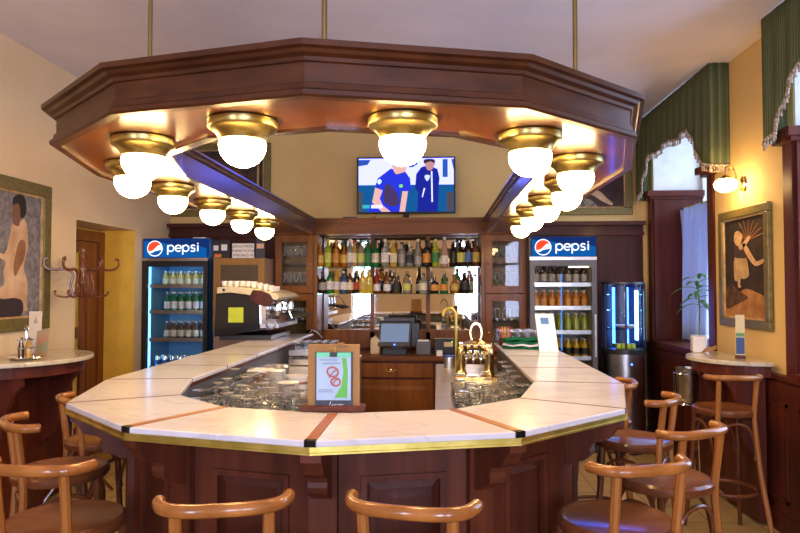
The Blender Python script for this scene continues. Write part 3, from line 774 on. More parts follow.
g = tumbler('clear tumbler among rows of glasses behind the left front of the bar', 'tumblers inside the left of the bar', .095, .033)
LP_ = [(xiL + .05 + .073 * i + random.uniform(-.005, .005), 2.56 + .074 * j + random.uniform(-.005, .005)) for j in range(22) for i in range(9)]
LP_ = [(x, y, ZBN + .0005) for x, y in LP_ if inside(x, y) and x < (-.50 if y < 3.1 else xiL + .46) and y < 4.15 and (y < 3.10 or y > 3.2) and all(math.hypot(x - a, y - b) > (.13, .13, .16, .10, .13)[k_] for k_, (a, b) in enumerate(SPOT)) and not (x > -.95 and 3.3 < y)]
field(g, [p for i, p in enumerate(LP_) if i % 3])
g = turned_glass('stemmed glass stored upside down among tumblers behind the left front of bar', 'upturned stemmed glasses inside the left of the bar')
field(g, LP_[::3])
g = tumbler('clear tumbler among rows of glasses behind the right front of the bar', 'tumblers inside the right of the bar', .095, .033)
RP_ = [(xiR - .05 - .073 * i + random.uniform(-.005, .005), 2.56 + .074 * j + random.uniform(-.005, .005)) for j in range(22) for i in range(6)]
RP_ = [(x, y, ZBN + .0005) for x, y in RP_ if inside(x, y) and x > .07 and y < 4.1 and (y < 3.10 or y > 3.2) and (y > 2.75) and (x > .345 or y < 3.55)]
field(g, [p for i, p in enumerate(RP_) if i % 3])
g = turned_glass('stemmed glass stored upside down among tumblers behind the right front of bar', 'upturned stemmed glasses inside the right of the bar')
field(g, RP_[::3])
# steel rack with glasses behind
t = thing('glass_rack', 'two-tier steel rack with glasses at the back of the left workbench', 'rack', (xiL + .25, 5.15, ZBN))
for z in (.03, .10):
    MB().box(-.22, .2, -.14, .14, z, z + .006).box(-.22, .2, -.145, -.139, z - .02, z + .02).build('rack_shelf', 'steel', t)
for x in (-.21, .19):
    for y in (-.13, .13): MB().tube([(x, y, 0), (x, y, .125)], .006, 6).build('rack_post', 'chrome', t)
g = tumbler('small clear glass standing on the two-tier steel rack', 'glasses on the steel rack', .075, .028)
field(g, [(xiL + .08 + .07 * i, 5.07 + .075 * j, ZBN + z + .0065) for z in (.10,) for j in range(3) for i in range(5)])
# stacks of saucers
def saucer_stack(cx, cy, n, r, lab, grp):
    proto = tag(MB().lathe([(0, .004), (r * .5, .002), (r * .55, 0), (r * .6, .002), (r, .012), (r, .014), (r * .6, .0055), (0, .0065)], 20).build('saucer', 'porc', smooth=True), lab, 'saucer', grp)
    for i in range(n):
        o = proto if i == 0 else proto.copy()
        if i: C.objects.link(o)
        o.location = (cx, cy, ZBN + .0005 + i * .0085)
saucer_stack(*SPOT[0], 16, .055, 'white saucer in the taller stack beside the carton on left workbench', 'saucers in the taller stack')
saucer_stack(*SPOT[1], 13, .058, 'white saucer in the lower front stack on left workbench', 'saucers in the lower stack')
t = thing('carton_box', 'open brown carton of napkins on the left workbench behind saucers', 'box', (*SPOT[2], ZBN + .0005))
MB().box(-.1, .1, -.08, .08, 0, .004).box(-.1, .1, -.08, -.075, 0, .09).box(-.1, .1, .075, .08, 0, .09).box(-.1, -.095, -.075, .075, 0, .09).box(.095, .1, -.075, .075, 0, .09).build('carton', 'carton', t)
MB().box(-.085, .085, -.065, .065, .02, .105).build('napkins', 'whitep', t, bevel=.01)
t = thing('steel_canister', 'ribbed steel canister on the left workbench beside the carton', 'canister', (*SPOT[3], ZBN + .0005))
MB().lathe([(0, 0), (.045, 0)] + [(.045 + (.003 if i % 2 else 0), .01 + .012 * i) for i in range(10)] + [(.042, .13), (0, .13)], 18).build('canister_body', 'steel', t, smooth=True)
t = thing('plastic_tub', 'white plastic tub with red band on the left workbench', 'tub', (*SPOT[4], ZBN + .0005))
MB().lathe([(0, 0), (.06, 0), (.07, .09), (.073, .09), (.073, .1), (.0, .105)], 18).build('tub_body', 'porc', t, smooth=True)
MB().lathe([(.0665, .055), (.0675, .055), (.069, .068), (.068, .068)], 18).build('band', 'red', t)

# ------------------------------------------------------------------ espresso machine
EY = 5.32
ex0, ex1 = at(214, 300, Y=EY).x, at(263, 300, Y=EY).x
W_ = ex1 - ex0
t = thing('espresso_machine', 'black and cream espresso machine with a lime note stuck on its side', 'coffee machine', (ex0, EY, ZT), rz=0)
zp = lambda y: at(240, y, Y=EY).z - ZT
xp = lambda x: at(x, 300, Y=EY).x - ex0
side = [(xp(214), zp(337)), (xp(216), zp(294)), (xp(230), zp(293)), (xp(246), zp(295)), (xp(259), zp(299)), (xp(260), zp(329)), (xp(235), zp(335))]
for y in (0, .74): MB().extr([(x, y, z) for x, z in side], (0, .03, 0)).build('side_panel', 'blackg', t, bevel=.006)
MB().extr([(x, .03, z) for x, z in [(xp(216), zp(335)), (xp(217), zp(296)), (xp(245), zp(297)), (xp(256), zp(300)), (xp(256), zp(331))]], (0, .71, 0)).build('machine_body', 'grey', t)
hood = [(xp(217), zp(293.5)), (xp(217), zp(287.5)), (xp(230), zp(286.2)), (xp(250), zp(288)), (xp(266), zp(291)), (xp(276), zp(294)), (xp(280), zp(297.5)), (xp(277), zp(300)), (xp(268), zp(299)), (xp(257), zp(297)), (xp(246), zp(294.5)), (xp(230), zp(292.5))]
MB().extr([(x, -.005, z) for x, z in hood], (0, .78, 0)).build('top_hood', 'cream', t, bevel=.004)
MB().extr([(x, -.009, z) for x, z in [(xp(249), zp(297.5)), (xp(253), zp(290)), (xp(262), zp(290.5)), (xp(270), zp(294)), (xp(273), zp(299)), (xp(271), zp(304.5)), (xp(265), zp(306.5)), (xp(257), zp(304)), (xp(251), zp(301))]], (0, .76, 0)).build('hood_end_panel', 'bodyp', t, bevel=.004)
MB().box(xp(228.5), xp(243.5), -.0025, -.0005, zp(322.5), zp(307.5)).build('sticky_note', 'lime', t)
MB().lathe([(0, 0), (.012, 0), (.012, .006), (0, .008)], 10, (xp(224), -.006, zp(290)), axis='Y').build('hood_button', 'black', t)
MB().box(xp(260), xp(278), 0.02, .75, zp(328), zp(324)).build('drip_tray', 'steel', t)
MB().box(xp(218), xp(270), 0.04, .74, 0.0, zp(337) + .01).build('machine_base', 'black', t)
MB().box(xp(256), xp(265), .03, .74, zp(328), zp(302)).build('back_splash', 'chrome', t)
for y in (.16, .38, .6):
    gm = MB().lathe([(0, zp(316)), (.032, zp(316)), (.036, zp(313)), (.036, zp(306)), (.028, zp(302)), (0, zp(301))], 16, (xp(273), y, 0)).build('group_head', 'chrome', t, smooth=True)
    MB().tube([(xp(275), y, zp(314)), (xp(286), y - .02, zp(315)), (xp(298), y - .04, zp(318))], [.008, .011, .013], 8).build('portafilter_handle', 'black', gm, smooth=True)
MB().lathe([(.033, -.01), (.045, -.01), (.045, .012), (.033, .012)], 20, (xp(271), 0.0, zp(324)), axis='Y').build('pressure_gauge', 'chrome', t, smooth=True)
MB().tube(smooth_curve([(xp(270), .06, zp(300)), (xp(282), .05, zp(303)), (xp(287), .04, zp(309)), (xp(291), .04, zp(318))]), .006, 8).build('steam_wand', 'chrome', t, smooth=True)
cup0 = None
for i in range(9):
    for j in range(3):
        px = 222 + i * 6.0
        zt = zp(286.2 if px < 246 else 286.6 + (px - 246) * .21)
        l = 'white coffee cup in the rows on top of the espresso machine'
        loc = (ex0 + xp(px), EY + .06 + .09 * j, ZT + zt)
        if cup0 is None:
            cup0 = tag(MB().lathe([(0, 0), (.016, 0), (.022, .012), (.026, .044), (.0245, .044), (.020, .012), (0, .006)], 12).build('coffee_cup', 'porc', smooth=True), l, 'cup', 'coffee cups on the espresso machine'); cup0.location = loc
        else:
            o = cup0.copy(); C.objects.link(o); o.location = loc
# coffee grinder / citrus press beyond the machine
p = at(297, 330, Y=5.75)
t = thing('citrus_press', 'chrome lever citrus press behind the espresso machine', 'citrus press', (-1.30, 6.46, .901))
MB().lathe([(0, 0), (.07, 0), (.07, .015), (.03, .03), (.018, .05), (.018, .2), (0, .2)], 16).build('press_base', 'chrome', t, smooth=True)
MB().lathe([(.012, .12), (.045, .15), (.055, .185), (.05, .185), (.0, .14)], 16, (.05, 0, -.02)).build('press_bowl', 'steel', t, smooth=True)
MB().tube(smooth_curve([(0, 0, .19), (.05, 0, .23), (.11, 0, .21), (.17, -.01, .15)]), [.014] * 18 + [.016], 8).build('press_lever', 'chrome', t, smooth=True)

# ------------------------------------------------------------------ till area on the back worktop
ZW = .90
def P(px, Y): return at(px, 350, Y=Y).x
t = thing('till', 'black touchscreen till with grey screen on the back worktop', 'till', ((P(378, 6.5) + P(418, 6.5)) / 2, 6.5, ZW + .001))
k = lambda px: P(px, 6.45) - t.location.x
kz = lambda py: at(400, py, Y=6.45).z - ZW
MB().box(k(383), k(407), -.14, .1, 0, .055).build('till_base', 'black', t, bevel=.006)
MB().box(-.05, .05, -.02, .06, .05, .2).build('till_neck', 'black', t)
sc_ = MB().extr([(k(377.5), -.06, kz(346.5)), (k(410), -.06, kz(346.5)), (k(412), -.0, kz(322)), (k(379), -.0, kz(322))], (0, .05, .01)).build('till_screen', 'black', t, bevel=.005)
MB().extr([(k(380.5), -.061, kz(342)), (k(408.5), -.061, kz(342)), (k(409.5), -.012, kz(324)), (k(381), -.012, kz(324))], (0, -.002, .0)).build('display', emit('till_screen_glow', (.16, .20, .30), .9), sc_)
MB().box(k(383), k(414), .03, .12, kz(325), kz(318.5)).box(k(411), k(419), .0, .1, kz(347), kz(324)).build('till_housing', 'black', t, bevel=.006)
MB().sphere((k(394.5), -.063, kz(344.6)), .007, seg=8, rg=6).build('power_light', 'led', sc_)
t = thing('receipt_printer', 'grey receipt printer beside the till on the back worktop', 'printer', (P(423.5, 6.45), 6.45, ZW + .001))
MB().box(-.07, .07, -.08, .1, 0, .13).build('printer_body', 'grey', t, bevel=.01)
MB().box(-.055, .055, -.06, .0, .129, .142).build('paper_slot', 'whitep', t)
t = thing('card_reader', 'black card terminal box with green light right of the printer', 'card terminal', (P(444, 6.5), 6.5, ZW + .001))
MB().box(-.1, .1, -.06, .1, 0, .15).build('box_body', 'black', t, bevel=.01)
MB().box(.0, .085, -.063, -.058, .075, .12).build('card_slot', 'beige', t); MB().box(.075, .084, -.067, -.0625, .122, .13).build('green_light', emit('green_led', (.1, 1, .1), 3), t)
t = tag(MB().box(-.028, .028, -.03, .03, 0, .05).build('sugar_packet_box', 'whitep', bevel=.003), 'small white box in front of the card terminal', 'box'); t.location = (P(439.5, 6.32), 6.32, ZW + .001)
t = thing('router_box', 'beige upright plastic box left of the till', 'box', (P(375, 6.45), 6.45, ZW + .001))
MB().extr([(-.045, 0, 0), (.045, 0, 0), (.045, 0, .14), (.0, 0, .175), (-.045, 0, .15)], (0, .1, 0)).build('box_body', 'beige', t, bevel=.004)
MB().sphere((0, -.001, .12), .006, seg=8, rg=6).build('indicator_light', 'yellow', t)
# steel jug with blue lid at the end of the right bench
p = at(449.5, 378, Y=5.0)
t = thing('steel_jug', 'steel thermos jug with blue lid beside the beer tower', 'jug', (P(449.5, 4.95), 4.95, ZBN + .001))
zj = at(449, 357, Y=4.95).z - ZBN
MB().lathe([(0, 0), (.042, 0), (.042, zj * .9), (.04, zj)], 18).build('jug_body', 'steel', t, smooth=True)
MB().lathe([(.041, zj), (.041, zj + .012), (0, zj + .014)], 18).build('lid', mat('blue_lid', (.03, .1, .5), .4), t, smooth=True)

# ------------------------------------------------------------------ brass beer tower
TY = 4.45
t = thing('beer_tower', 'polished brass horseshoe beer tower with medallion on the right workbench', 'beer tower', (P(474.5, TY), TY, ZBN + .001))
tz = lambda py: at(470, py, Y=TY).z - ZBN; tx = lambda px: at(px, 350, Y=TY).x - t.location.x
hT = tz(346)
pts = [(tx(461), 0, .0), (tx(461), 0, hT * .7), (tx(462.5), 0, hT * .9), (tx(467), 0, hT), (tx(475), 0, hT + .012), (tx(483), 0, hT), (tx(487.5), 0, hT * .88), (tx(489), 0, hT * .7), (tx(489), 0, 0)]
MB().tube(smooth_curve(pts, 5), .032, 14).build('tower_arch', 'brassp', t, smooth=True)
MB().box(tx(458), tx(492), -.05, .05, hT - .01, hT + .02).build('tower_top', 'brassp', t, bevel=.008)
for px in (461, 489): MB().lathe([(0, 0), (.05, 0), (.05, .012), (.036, .03), (.033, .05), (0, .05)], 16, (tx(px), 0, 0)).build('foot_flange', 'brassp', t, smooth=True)
cz = tz(333); md = MB().lathe([(.034, -.01), (.042, -.01), (.046, 0), (.042, .01), (.034, .01)], 20, (tx(476), 0, cz), axis='Y')
for v in md.bm.verts: v.co.z = cz + (v.co.z - cz) * 1.7
md.build('medallion_ring', 'brassp', t, smooth=True)
dk = MB().lathe([(0, -.006), (.034, -.006), (.034, .006), (0, .006)], 18, (tx(476), 0, cz), axis='Y')
for v in dk.bm.verts: v.co.z = cz + (v.co.z - cz) * 1.7
dk.build('medallion', 'paintrock', t)
MB().lathe([(.015, hT + .02), (.012, cz - .07), (0, cz - .07)], 10, (tx(476), 0, 0)).build('medallion_stem', 'brassp', t)
for px in (466, 473, 480):
    f = MB().tube(smooth_curve([(tx(px), -.03, hT * .72), (tx(px), -.07, hT * .72), (tx(px), -.10, hT * .66), (tx(px), -.105, hT * .50)]), .010, 8).lathe([(0, hT * .66), (.016, hT * .66), (.016, hT * .8), (0, hT * .8)], 10, (tx(px), -.055, 0)).build('tap', 'chrome', t, smooth=True)
    MB().tube([(tx(px), -.06, hT * .8), (tx(px) - .01, -.085, hT * 1.02)], [.006, .011], 8).build('tap_handle', 'black', f, smooth=True)
MB().box(tx(463), tx(487), -.02, .0, hT * .6, hT * .85).build('tap_rail', 'brassp', t)
MB().box(tx(455), tx(494), -.16, -.02, 0, .02).build('drip_tray', 'brassp', t)
# gooseneck tap behind
t = thing('gooseneck_tap', 'tall brass gooseneck tap rising behind the beer tower', 'tap', (P(456, 5.1), 5.1, ZBN + .001))
hz = at(456, 308, Y=5.1).z - ZBN
MB().tube(smooth_curve([(0, 0, 0), (0, 0, hz * .8), (-.015, 0, hz * .95), (-.05, 0, hz), (-.085, 0, hz * .96), (-.1, 0, hz * .86)]), .011, 8).build('tap_neck', 'brass', t, smooth=True)
MB().lathe([(0, 0), (.03, 0), (.025, .03), (.012, .05), (0, .05)], 12).build('tap_base', 'brass', t, smooth=True)
# pens / stirrers in a holder
t = thing('stirrer_holder', 'dark holder of red, orange and yellow drink stirrers on right bar top', 'holder', (P(489.5, 4.95) + .08, 4.95, ZT + .0005))
t.location.x = xiR + .06
MB().box(-.045, .045, -.03, .03, 0, .06).build('holder_box', 'bodyp', t, bevel=.004)
for i, c in enumerate(('red', 'orange', 'yellow', 'orange', 'red')): MB().tube([(-.034 + .017 * i, 0, .05), (-.045 + .02 * i, .01 * (i % 2), .14)], .005, 6).build('stirrer', c, t)

# ------------------------------------------------------------------ things on the right bar top
for i in range(2):
    p0 = at(521 - i * 2, 352 - i * 8, Z=ZT)
t = thing('napkin_stack', 'folded green cloth napkins heaped on the right arm of the bar', 'napkins', (.60, 4.75, ZT + .001))
for i in range(4):
    b = MB(); n = 10; rows = []
    aoff = random.uniform(-.4, .4)
    for a in range(n + 1):
        row = []
        for c_ in range(7):
            u, v = -.12 + .24 * a / n, -.075 + .15 * c_ / 6
            x = u * math.cos(aoff) - v * math.sin(aoff); y = u * math.sin(aoff) + v * math.cos(aoff)
            row.append(b.bm.verts.new((x, y, .012 + .02 * i + .007 * math.sin(u * 50 + i) * (1 if c_ % 2 else .6))))
        rows.append(row)
    for a in range(n):
        for c_ in range(6): b.bm.faces.new((rows[a][c_], rows[a + 1][c_], rows[a + 1][c_ + 1], rows[a][c_ + 1]))
    o = b.build('napkin', 'napkin' if i != 1 else 'whitep', t, smooth=True)
    so = o.modifiers.new('thickness', 'SOLIDIFY'); so.thickness = .012
g = tumbler('clear tumbler in the cluster behind green napkins on the right bar arm', 'tumblers behind the green napkins', .11, .034)
field(g, [(.49 + .072 * i, 4.95 + .072 * j, ZT + .0005) for j in range(4) for i in range(4)])
# white card stand
t = thing('card_stand', 'white upright advertising card leaning on the right arm of the bar', 'card stand', (at(549, 352, Z=ZT).x, at(549, 352, Z=ZT).y, ZT + .001), rz=R(-14))
Lh = .262; tl = R(14)
def lean(u, s, o=0): return (u - s * .14, s * math.sin(tl) + o * -math.cos(tl), s * math.cos(tl) - o * math.sin(tl) + .0)
wq = .0625
b = MB().extr([lean(-wq, 0), lean(wq, 0), lean(wq, Lh), lean(-wq, Lh)], (0, .006, 0)).build('card', mat('white_card', (.86, .86, .88), .35), t)
MB().extr([lean(-.03, .19, .001), lean(.025, .19, .001), lean(.025, .235, .001), lean(-.03, .235, .001)], (0, -.0008, 0)).build('blue_logo', mat('logo_blue', (.06, .2, .5), .5), b)
MB().extr([lean(-wq, 0.0), lean(-wq - .004, 0), lean(-wq - .004, Lh), lean(-wq, Lh)], (0, .03, 0)).build('card_edge', 'bodyw', t)
MB().box(-wq + .02, wq - .02, .0, .08, 0, .004).build('card_foot', 'whitep', t)

# ------------------------------------------------------------------ wooden menu board on the front of the bar
pc = at(333.5, 411, Z=ZT)
t = thing('menu_board', 'wooden menu board with clipped pretzel sheet standing on the front of bar', 'menu board', (pc.x, pc.y, ZT + .0015), rz=R(1))
D_ = pc.y; k = D_ / FPX
bw, bh = 26 * k, 66 * k
bx = MB().box(-bw, bw, 0, .014, .008, bh).box(4 * k, 10.5 * k, 0, .014, bh, bh + 1.6 * k).build('board', 'oak', t, bevel=.002)
MB().box(-31.5 * k, 31.5 * k, -.03, .05, 0, 5.2 * k).build('board_foot', 'bodyw', t, bevel=.003)
zb = lambda py: (411 - py) * k; xb = lambda px: (px - 333) * k
MB().box(xb(314.5), xb(352.5), -.003, 0, zb(409), zb(352.5)).build('slate', mat('slate', (.03, .04, .055), .5), t)
sh_ = MB().box(xb(316), xb(350.5), -.0045, -.0032, zb(400.5), zb(353)).build('menu_sheet', mat('menu_paper_blue', (.36, .50, .68), .5), t)
MB().box(xb(316), xb(350.5), -.0055, -.0046, zb(357.5), zb(353)).build('mint_band', mat('mint_print', (.14, .62, .38), .5), sh_)
flat(MB(), [(xb(341.5), zb(358.5)), (xb(346), zb(358.5)), (xb(347.5), zb(372)), (xb(347), zb(398)), (xb(334), zb(398)), (xb(341), zb(386)), (xb(343), zb(372))], -.0046, -.0055).build('green_swoosh', mat('green_print', (.10, .42, .06), .5), sh_)
pz = MB()
def pl(pts): return [(xb(a), zb(b)) for a, b in pts]
ell = lambda cx, cy, a, b, r, n=20: [(cx + a * math.cos(2 * PI * i / n) * math.cos(r) - b * math.sin(2 * PI * i / n) * math.sin(r), cy + a * math.cos(2 * PI * i / n) * math.sin(r) + b * math.sin(2 * PI * i / n) * math.cos(r)) for i in range(n + 1)]
stroke(pz, pl(ell(332.3, 372.3, 5.6, 4.6, .3)), 1.9 * k, -.0047, -.0062)
stroke(pz, pl(ell(335.3, 382.3, 4.6, 3.8, .1)), 1.9 * k, -.0047, -.0062)
stroke(pz, pl([(328.5, 378), (331, 374), (336.5, 369.5)]), 1.4 * k, -.0047, -.0064); stroke(pz, pl([(332, 384.5), (335, 380.5), (339, 379)]), 1.4 * k, -.0047, -.0064)
pz.build('pretzel_print', mat('pretzel_brown', (.36, .10, .09), .5), sh_)
tx_ = MB()
for y, x0, x1 in ((360.4, 319, 337), (363.8, 322, 340), (390.2, 318, 332), (392.2, 318, 333)):
    x = x0
    while x < x1:
        l = random.uniform(1.2, 2.6); tx_.box(xb(x), xb(min(x + l, x1)), -.0055, -.0047, zb(y + .35), zb(y - .35)); x += l + .5
tx_.build('printed_lines', mat('print_blue_grey', (.12, .17, .3), .6), sh_)
text_mesh('board_name', 'Bernard', 3.0 * k, 'black', t, (xb(342), -.0006, zb(347)), depth=.0004)
ch = MB()
stroke(ch, pl([(330.5, 401.8), (329.2, 405), (330, 406.6), (331.5, 405.5)]), .5 * k, -.0032, -.004); stroke(ch, pl([(332, 404), (332.5, 406.2), (334, 404.2), (334.8, 406), (336, 404)]), .5 * k, -.0032, -.004); stroke(ch, pl([(337, 405.4), (339, 404.4), (341, 405.2), (343, 404.6)]), .5 * k, -.0032, -.004)
ch.build('chalk_writing', 'whitep', t)
c_ = MB().box(xb(329.3), xb(336.7), -.012, -.003, zb(357.2), zb(353)).build('bulldog_clip', 'black', t, bevel=.001)
MB().tube(smooth_curve([(xb(331), -.009, zb(353.5)), (xb(330.4), -.008, zb(349.5)), (xb(331.6), -.008, zb(348)), (xb(333), -.008, zb(349.5)), (xb(334.4), -.008, zb(348)), (xb(335.6), -.008, zb(349.5)), (xb(335), -.009, zb(353.5))], 3), .0012, 6).build('clip_wire', 'brassp', c_)

# ------------------------------------------------------------------ drinks fridges
def fridge(x0, x1, label, lit, y0=6.3, y1=6.93):
    t = thing('drinks_fridge', label, 'fridge', ((x0 + x1) / 2, y0, 0), group='tall drinks fridges')
    w2 = (x1 - x0) / 2; zt = 2.035; zs = 1.845; th = .045
    blue = lit == 'blue'
    MB().box(-w2, -w2 + .03, .05, .63, .0, zt).box(w2 - .03, w2, .05, .63, 0, zt).box(-w2 + .03, w2 - .03, .05, .63, zt - .03, zt).box(-w2 + .03, w2 - .03, .6, .63, 0, zt - .03).box(-w2 + .03, w2 - .03, .05, .6, 0, .2).build('cabinet', 'fr_side' if blue else 'black', t)
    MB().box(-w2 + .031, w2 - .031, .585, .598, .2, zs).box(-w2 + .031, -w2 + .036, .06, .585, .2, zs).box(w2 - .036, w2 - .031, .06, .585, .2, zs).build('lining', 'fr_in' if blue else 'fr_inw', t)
    # lit sign
    sg = MB().box(-w2 + (.012 if blue else .03), w2 - .006, -.012, .05, zs, zt).build('sign', 'sign_dark', t)
    MB().box(-w2, w2, -.008, .05, zs - .03, zs).build('sign_trim', 'steel', t)
    X = lambda a: -w2 + .02 + a * (2 * w2 - .03); Zc = (zs + zt) / 2; H = zt - zs; y = -.0125
    flat(MB(), [(X(0), zs + .005), (X(1), zs + .005), (X(1), Zc + .0), (X(.8), Zc + .03), (X(.55), Zc + .01), (X(.3), Zc + .055), (X(0), Zc + .07)], y, y - .001).build('sign_wave', 'sign_blue', sg)
    cx, cz, r = X(.175), Zc - .004, H * .36
    flat(MB(), arc(cx, cz, r * 1.14, 0, 360, 32)[:-1], y - .001, y - .002).build('emblem_disc', 'sign_white', sg)
    flat(MB(), arc(cx, cz, r, 28, 205, 20) + [(cx - r * .35, cz - r * .30), (cx + r * .1, cz + r * .1), (cx + r * .5, cz + r * .48)], y - .002, y - .003).build('emblem_red', 'sign_red', sg)
    flat(MB(), arc(cx, cz, r, 222, 352, 18) + [(cx + r * .5, cz - r * .28), (cx + r * .05, cz - r * .36), (cx - r * .4, cz - r * .62)], y - .002, y - .003).build('emblem_blue', 'sign_blue', sg)
    lt = MB(); s = H * .158; sw = H * .068; bz = Zc - .002; x = X(.43)
    def ring(cx_, a0=0, a1=360): stroke(lt, arc(cx_, bz, s, a0, a1, 18), sw, y - .001, y - .003)
    dxl = s * 2.5
    ring(x); stroke(lt, [(x - s, bz + s), (x - s, bz - s * 2.1)], sw, y - .001, y - .003)
    ring(x + dxl, 0, 315); stroke(lt, [(x + dxl - s, bz), (x + dxl + s, bz)], sw * .8, y - .001, y - .003)
    ring(x + 2 * dxl); stroke(lt, [(x + 2 * dxl - s, bz + s), (x + 2 * dxl - s, bz - s * 2.1)], sw, y - .001, y - .003)
    xs_ = x + 3 * dxl - s * .15
    stroke(lt, [(xs_ + s * .7, bz + s * .85), (xs_ + s * .1, bz + s)] + arc(xs_ - s * .05, bz + s * .5, s * .5, 90, 270, 8) + arc(xs_ - s * .05 + s * .2, bz - s * .5, s * .5, 90, -90, 8) + [(xs_ - s * .7, bz - s * .9)], sw, y - .001, y - .003)
    xi = xs_ + s * 1.65
    stroke(lt, [(xi, bz + s), (xi, bz - s)], sw, y - .001, y - .003); stroke(lt, [(xi, bz + s * 1.75), (xi, bz + s * 1.35)], sw, y - .001, y - .003)
    lt.build('sign_lettering', 'sign_white', sg)
    # glazed door
    d = MB().box(-w2, -w2 + th, -.005, .048, .2, zs - .03).box(w2 - th, w2, -.005, .048, .2, zs - .03).box(-w2 + th, w2 - th, -.005, .048, zs - .085, zs - .03).box(-w2 + th, w2 - th, -.005, .048, .2, .26).build('door', 'black' if blue else 'grey', t)
    MB().box(-w2 + th, w2 - th, .02, .025, .26, zs - .085).build('door_glass', 'glass', d)
    MB().box(w2 - .03, w2 - .012, -.03, -.005, .9, 1.3).build('door_handle', 'steel' if not blue else 'black', d)
    MB().box(-w2, w2, .0, .05, 0, .2).build('kick_grille', 'black', t)
    zsh = [at(180 if blue else 565, yy, Y=6.45).z for yy in ((286, 311.5, 339, 367) if blue else (284.5, 307.5, 331.5, 357))]
    for z in zsh: MB().box(-w2 + .04, w2 - .04, .07, .57, z - .012, z).box(-w2 + .04, w2 - .04, .06, .07, z - .02, z + .018).build('wire_shelf', 'ledc' if False else 'steel', t)
    if blue:
        MB().box(-w2 + .037, -w2 + .044, .05, .10, .3, zs - .09).box(w2 - .044, w2 - .037, .05, .10, .3, zs - .09).build('light_strip', 'leds', t)
        MB().box(-w2 + .08, w2 - .08, .06, .09, zs - .082, zs - .07).build('top_light', 'ledc', t)
    else:
        MB().box(w2 - .25, w2 - .06, .06, .08, zs - .1, zs - .088).build('top_light', 'ledw', t)
        MB().box(-.006, .001, .08, .09, .95, zs - .16).build('blue_light_strip', emit('dim_blue_strip', (.03, .22, .8), 1.2), t)
    return t, zsh
fl, zl = fridge(at(142, 300, Y=6.3).x, at(207.5, 300, Y=6.3).x, 'tall drinks fridge with blue lit interior by the left wall', 'blue')
fr, zr = fridge(at(530, 300, Y=6.3).x, at(597, 300, Y=6.3).x, 'tall drinks fridge with dim yellowish interior on the right', 'warm')
def small_bottle(nm, colr, lab, h, r, label, group):
    t = thing('beverage_bottle', label, 'bottle', group=group)
    MB().lathe([(0, 0), (r, 0), (r, h * .55), (r * .8, h * .66), (r * .42, h * .8), (r * .38, h * .93), (0, h * .94)], 10).build('glass_body', glassmat(colr, BC[colr], .3), t, smooth=True)
    if lab and LM.get(lab): MB().lathe([(r * 1.03, h * .15), (r * 1.03, h * .5)], 10).build('paper_label', LM[lab], t, smooth=True)
    MB().lathe([(r * .44, h * .9), (r * .46, h * .97), (0, h)], 8).build('cap', LM['white'], t)
    return t
def can(label, group):
    t = thing('drink_can', label, 'can', group=group)
    MB().lathe([(0, .003), (.024, 0), (.031, .01), (.031, .105), (.026, .115), (0, .113)], 12).build('can_body', 'chrome', t, smooth=True)
    MB().lathe([(.0315, .03), (.0315, .07)], 12).build('printed_band', LM['blue'], t, smooth=True)
    return t
def rows(proto, f, z, n, yrows=(.16, .27), x0=None, x1=None):
    w2 = .315; x0 = -w2 + .085 if x0 is None else x0; x1 = w2 - .085 if x1 is None else x1; first = True
    for y in yrows:
        for i in range(n):
            loc = (f.location.x + x0 + (x1 - x0) * i / (n - 1), f.location.y + y, z + .0005)
            if first: proto.location = loc; first = False
            else: dup(proto, loc, random.uniform(0, 6))
rows(small_bottle('a', 'gold', 'cream', .15, .03, 'small golden bottle with cream label on the top shelf of left fridge', 'bottles on the top shelf of left fridge'), fl, zl[0], 6, x0=-.16)
rows(small_bottle('b', 'green', 'white', .2, .031, 'small green bottle with white label on the second shelf of left fridge', 'bottles on the second shelf of left fridge'), fl, zl[1], 6, x0=-.14)
rows(small_bottle('c', 'brown', 'cream', .18, .031, 'small brown bottle on the third shelf of left fridge', 'bottles on the third shelf of left fridge'), fl, zl[2], 6, x0=-.14)
rows(can('silver drink can in the row at the bottom of left fridge', 'cans at the bottom of left fridge'), fl, zl[3], 7)
rows(small_bottle('d', 'dark', 'grey', .2, .03, 'dark bottle with grey label on the top shelf of right fridge', 'bottles on the top shelf of right fridge'), fr, zr[0], 7)
rows(small_bottle('e', 'orange', 'orange', .17, .03, 'orange juice bottle on the second shelf of right fridge', 'bottles on the second shelf of right fridge'), fr, zr[1], 7)
rows(small_bottle('f', 'lime', 'none', .18, .03, 'yellow-green bottle on the third shelf of right fridge', 'bottles on the third shelf of right fridge'), fr, zr[2], 7)
rows(small_bottle('g', 'yellow', 'black', .18, .03, 'yellow bottle with black label on the bottom shelf of right fridge', 'bottles on the bottom shelf of right fridge'), fr, zr[3], 7)
t = tag(MB().box(-.06, .06, -.08, .08, 0, .02).build('paper_pad', 'whitep'), 'white paper pad lying on top of the left fridge', 'paper'); t.location = (at(200, 236, Y=6.45).x, 6.5, 2.036)

